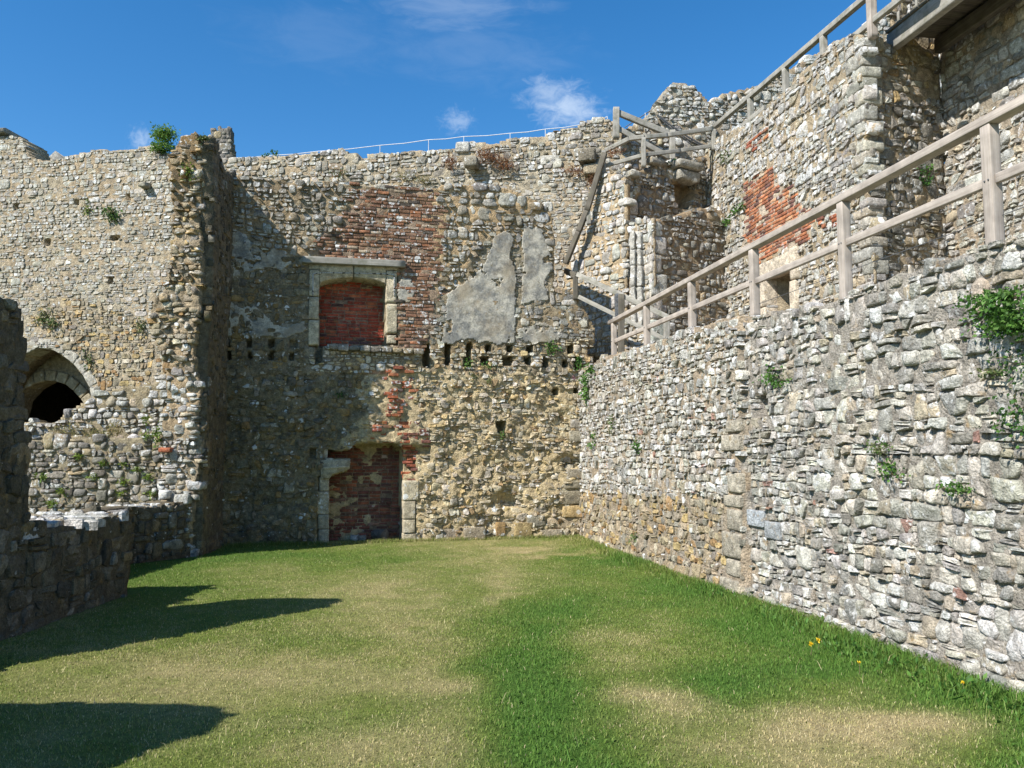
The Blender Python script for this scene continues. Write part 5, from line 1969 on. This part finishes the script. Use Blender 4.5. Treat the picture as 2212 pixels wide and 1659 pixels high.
def plant(nm, lab, cat, F, blobs, n, size, cols, group=None, stem=True, elong=1.5, droop=.3, out=.04):
    """blobs: photo (x, y, half width, half height) on a wall face"""
    cs = []
    for (px, py, rx, ry) in blobs:
        p = F.at(px, py)
        sc_ = project(p)[2] / FL
        o_ = F.off(*F.uv(px, py))
        q_ = p + F.Nn * (float(o_) + out)
        w = abs(np.dot(F.U, (1, 0, 0)))
        sx = rx * sc_ * .55 / max(.35, w)
        cs.append([*q_, abs(F.U[0]) * sx + abs(F.Nn[0]) * out * .7 + .004, abs(F.U[1]) * sx + abs(F.Nn[1]) * out * .7 + .004, ry * sc_ * .55])
    V, T, C = leaves(cs, n, size, cols, F.Nn, droop, elong)
    base = F.at(blobs[0][0], blobs[0][1] + blobs[0][3] * .4)
    root = empty(nm, base, lab, cat, group)
    mesh_obj('foliage', V, T, M_LEAF, root, C, False)
    if stem:
        c0_ = np.array(cs[0][:3])
        for k in range(3):
            e_ = c0_ + npr.normal(0, 1, 3) * np.array(cs[rnd.randrange(len(cs))][3:6]) * .8
            s0 = base + F.Nn * .01
            wire('stem', [s0, (s0 + e_) / 2 + F.Nn * out * .5, e_], .004, M_STEM, root, 4)
    return root


M_STEM = plain_mat('plant_stem', (.13, .10, .05, 1), .8)
plant('ivy', 'bushy bright green ivy clump high on the right wall at picture edge', 'ivy', FR, [(2192, 665, 30, 30), (2172, 645, 22, 14), (2200, 705, 18, 20), (2235, 680, 30, 40)], 1700, .034, IVY[1:3] + GREEN, out=.08)
plant('ivy', 'small ivy trail hanging just below the big ivy clump at right edge', 'ivy', FR, [(2196, 765, 16, 16), (2210, 800, 12, 26)], 120, .03, IVY, out=.06)
plant('ivy', 'dark ivy strand at the right picture edge at half wall height', 'ivy', FR, [(2206, 880, 12, 34), (2212, 920, 12, 24), (2230, 900, 20, 40)], 220, .032, IVY, out=.07)
plant('ivy', 'square topped green ivy clump on the curtain wall beside the broken cross wall', 'ivy', FC.shift(-.25), [(366, 304, 13, 14), (352, 328, 8, 8), (372, 325, 11, 10), (374, 294, 12, 9), (358, 300, 8, 12)], 2600, .055, [(.10, .22, .04), (.14, .26, .05), (.08, .17, .03), (.20, .28, .05)], out=.2)
for (lab, F, bl, n, sz, co) in (
    ('leafy valerian plant in the corner where back wall and right wall meet', FR, [(1278, 822, 9, 16), (1280, 850, 7, 14), (1290, 800, 6, 10)], 320, .06, GREEN),
    ('green plant below the straight joint high on the right wall', FR, [(1682, 810, 14, 18), (1692, 828, 10, 10), (1672, 818, 8, 8)], 240, .035, GREEN),
    ('small green plant right of the straight joint, one of a pair on the right wall', FR, [(1908, 968, 14, 14)], 170, .03, SAGE + GREEN[:1]),
    ('bright green plant under the olive one on the right wall', FR, [(1940, 1022, 15, 16), (1928, 1008, 8, 12)], 220, .028, GREEN),
    ('round green plant on the right wall beside a long flat stone', FR, [(2072, 1054, 14, 15)], 200, .028, GREEN),
    ('small plant near the ivy on the right wall', FR, [(2156, 802, 11, 11)], 90, .03, SAGE),
    ('thin green plant hanging on the far part of right wall', FR, [(1335, 918, 6, 22)], 120, .045, SAGE),
    ('green tuft on the far right wall between two others', FR, [(1392, 962, 7, 12)], 90, .045, GREEN),
    ('lowest tuft hanging near the back corner on right wall', FR, [(1297, 942, 7, 14), (1292, 960, 6, 8)], 100, .045, GREEN),
    ('small plant near the foot of the far right wall', FR, [(1386, 1160, 5, 12)], 70, .04, SAGE),
    ('small green plant left of the doorway stones on the high wall', FU, [(1572, 340, 8, 16)], 90, .06, SAGE),
    ('plant on the high wall just left of the brick patch', FU, [(1598, 452, 10, 9)], 110, .06, GREEN),
    ('lower plant on the high wall left of the brick patch', FU, [(1572, 480, 10, 8)], 90, .06, GREEN),
    ('plant growing in the angle beside the squared corner of the high wall', FJ, [(1988, 372, 12, 18), (1992, 395, 8, 10)], 160, .05, IVY),
    ('green plant in a joist hole below the second plaster patch', FB, [(1190, 752, 14, 14)], 170, .05, GREEN),
    ('green plant in the right-hand joist holes above the corner', FB, [(1250, 785, 8, 14)], 120, .05, IVY),
    ('small plant in the lower joist hole row right of the brick chimney', FB, [(1010, 785, 10, 9), (1052, 790, 10, 6)], 120, .045, GREEN),
    ('tiny plant below the square hole in the back wall', FB, [(1085, 938, 5, 9)], 50, .04, GREEN),
    ('tuft under the row of holes in the back wall', FB, [(1020, 815, 7, 8), (1056, 822, 4, 5)], 60, .04, SAGE),
    ('dark mossy tuft on the shaded part of the back wall', FB, [(735, 852, 10, 6)], 60, .04, IVY),
    ('bushy plant sprouting high on the left curtain wall', FC, [(242, 458, 16, 9), (248, 470, 12, 9)], 220, .07, GREEN + SAGE),
    ('olive tuft left of the bushy plant on the curtain wall', FC, [(190, 452, 8, 12)], 80, .06, FERN),
    ('dark plant above the pointed arch', FC, [(102, 680, 14, 14), (118, 700, 12, 14), (95, 690, 10, 8)], 240, .07, SAGE),
    ('small plant on the right shoulder of the pointed arch', FC, [(188, 768, 12, 10), (198, 785, 8, 14)], 130, .06, SAGE),
    ('plant hanging beside the cross wall on the curtain wall', FC, [(308, 704, 9, 13)], 110, .06, SAGE),
    ('weeds on top of curtain wall beside the turret', FC.shift(-.1), [(596, 334, 12, 8), (575, 338, 6, 5)], 90, .06, GREEN),
    ('small fern under the parapet on the broken turret', FSF, [(1445, 352, 9, 8)], 80, .05, IVY),
):
    plant('wall_plant', lab, 'plant', F, bl, n, sz, co)
for (lab, bl, n, co) in (('large red brown dead plant on top of the curtain wall', [(1072, 348, 26, 12), (1095, 362, 18, 10), (1050, 340, 16, 10)], 1100, DEAD),
                         ('small red brown dead plant left of the projecting corbel', [(975, 355, 10, 14)], 300, DEAD),
                         ('dead brown plants hanging under the dark corbel at right', [(1240, 375, 22, 8), (1280, 395, 10, 14)], 520, DEAD),
                         ('dry grass tuft above the brick chimney wall', [(880, 385, 22, 8), (920, 392, 14, 6)], 420, [(.33, .27, .14), (.2, .2, .08)]),
                         ('pale dry weeds left of the brick chimney top', [(740, 380, 14, 8)], 240, SAGE + DEAD[:1])):
    plant('dead_plant', lab, 'plant', FC, bl, n, .075, co, elong=5, droop=-.5, out=.12)
plant('dead_plant', 'red brown dead plant behind the landing railing', 'plant', FSF, [(1335, 328, 16, 8), (1318, 335, 8, 8)], 170, .07, DEAD, elong=5, droop=-.5, out=.0)
FRG = [(205, 1030, 12, 6), (225, 1000, 7, 4), (270, 1002, 6, 4), (298, 1012, 8, 5), (95, 1030, 10, 6), (138, 1060, 9, 7), (270, 1040, 7, 6), (322, 1030, 7, 6), (320, 940, 10, 8), (318, 905, 9, 12), (330, 1065, 8, 5), (265, 1065, 7, 5), (175, 985, 7, 4), (115, 1085, 8, 5)]
ORD = 'leftmost second third fourth fifth sixth seventh eighth ninth tenth eleventh twelfth thirteenth fourteenth'.split()
for k, b in enumerate(sorted(FRG)):
    plant('fern', ORD[k] + (' of the' if k == 0 else ' from the left of the') + ' small yellow green ferns growing on the sunlit garden wall', 'fern', FG, [b], 60, .075, FERN, group='ferns on the garden wall', stem=False, elong=3.2, out=.05)
for lab, b in (('wispy dry grass on the ledge above the garden wall', (215, 940, 26, 12)), ('grey green weeds on the ledge left of the dry grass', (150, 935, 22, 12)), ('grey green weeds on the ledge right of the dry grass', (252, 930, 14, 14))):
    plant('ledge_weeds', lab, 'plant', FG.shift(-.35), [b], 220, .09, [(.38, .30, .15), (.25, .24, .1)] if 'dry' in lab else SAGE, elong=5, droop=-.6, out=.1)
for lab, b, co in (('mossy tuft high on the broken wall end', (405, 370, 14, 16), FERN), ('green tuft on top of the broken wall end', (440, 300, 10, 6), SAGE), ('ferny plants low on the broken wall end', (340, 940, 8, 18), FERN)):
    plant('wall_plant', lab, 'plant', FE, [b], 130, .05, co)

# pink valerian flowers, yellow dandelions
fl = empty('valerian_flowers', FR.at(1262, 830), 'pink valerian flower heads beside the corner plant', 'flower')
for (px, py) in ((1236, 818), (1254, 820), (1256, 841), (1266, 848)):
    p = FB.at(px, py) + FB.Nn * .12
    V, T, C = leaves([[*p, .016, .016, .014]], 26, .022, [(.62, .16, .32), (.55, .2, .38)], (0, -1, .4))
    mesh_obj('flower_head', V, T, M_LEAF, fl, C)
    wire('stem', [p, p + np.array([.15, -.03, -.06]), FR.at(1275, 850)], .004, M_STEM, fl, 4)
for (px, py, lab) in ((1768, 1399, 'yellow dandelion by the right wall, the one nearer the wall'), (1752, 1408, 'yellow dandelion by the right wall, left of its neighbour'), (2081, 1496, 'small yellow dandelion at the foot of the right wall near the camera'),
                      (1856, 1450, 'tiny yellow flower in the grass between the dandelions')):
    g0 = ground(px, py + 8)
    sz = .022 if py < 1420 else .013
    root = empty('dandelion', g0, lab, 'flower')
    top = g0 + np.array([.005, .01, .085])
    wire('stem', [g0, (g0 + top) / 2 + np.array([.006, 0, 0]), top], .0025, M_STEM, root, 4)
    V, T, C = leaves([[*top, .003, .003, .002]], 60, sz, [(.80, .55, .02), (.85, .62, .04)], (0, -.4, .8), -.2, 3)
    mesh_obj('flower_head', V, T, M_LEAF, root, C)
# leafy weeds along the foot of the right wall
for k, (px, py, rx, nlv, lab) in enumerate(((1660, 1325, .16, 90, 'broad leafy weeds at the wall foot by the straight joint'), (1720, 1350, .2, 200, 'leafy weeds at the right wall foot above the dandelions'),
                                            (1830, 1410, .22, 220, 'thick leafy weeds at the right wall foot right of the dandelions'), (1960, 1450, .2, 160, 'low weeds where the wall foot is worn bare'),
                                            (2080, 1490, .22, 220, 'weeds at the right wall foot near the camera'), (2190, 1540, .2, 220, 'weeds at the right wall foot at the picture edge'), (1560, 1290, .16, 120, 'weeds at the far foot of the right wall'))):
    g0 = ground(px, py)
    V, T, C = leaves([[g0[0], g0[1], .03, rx * .6, rx, .02]], nlv // 2, .045, GREEN, (0, 0, .7), -.2, 2.2)
    root = empty('weeds', g0, lab, 'plant')
    mesh_obj('foliage', V, T, M_LEAF, root, C)
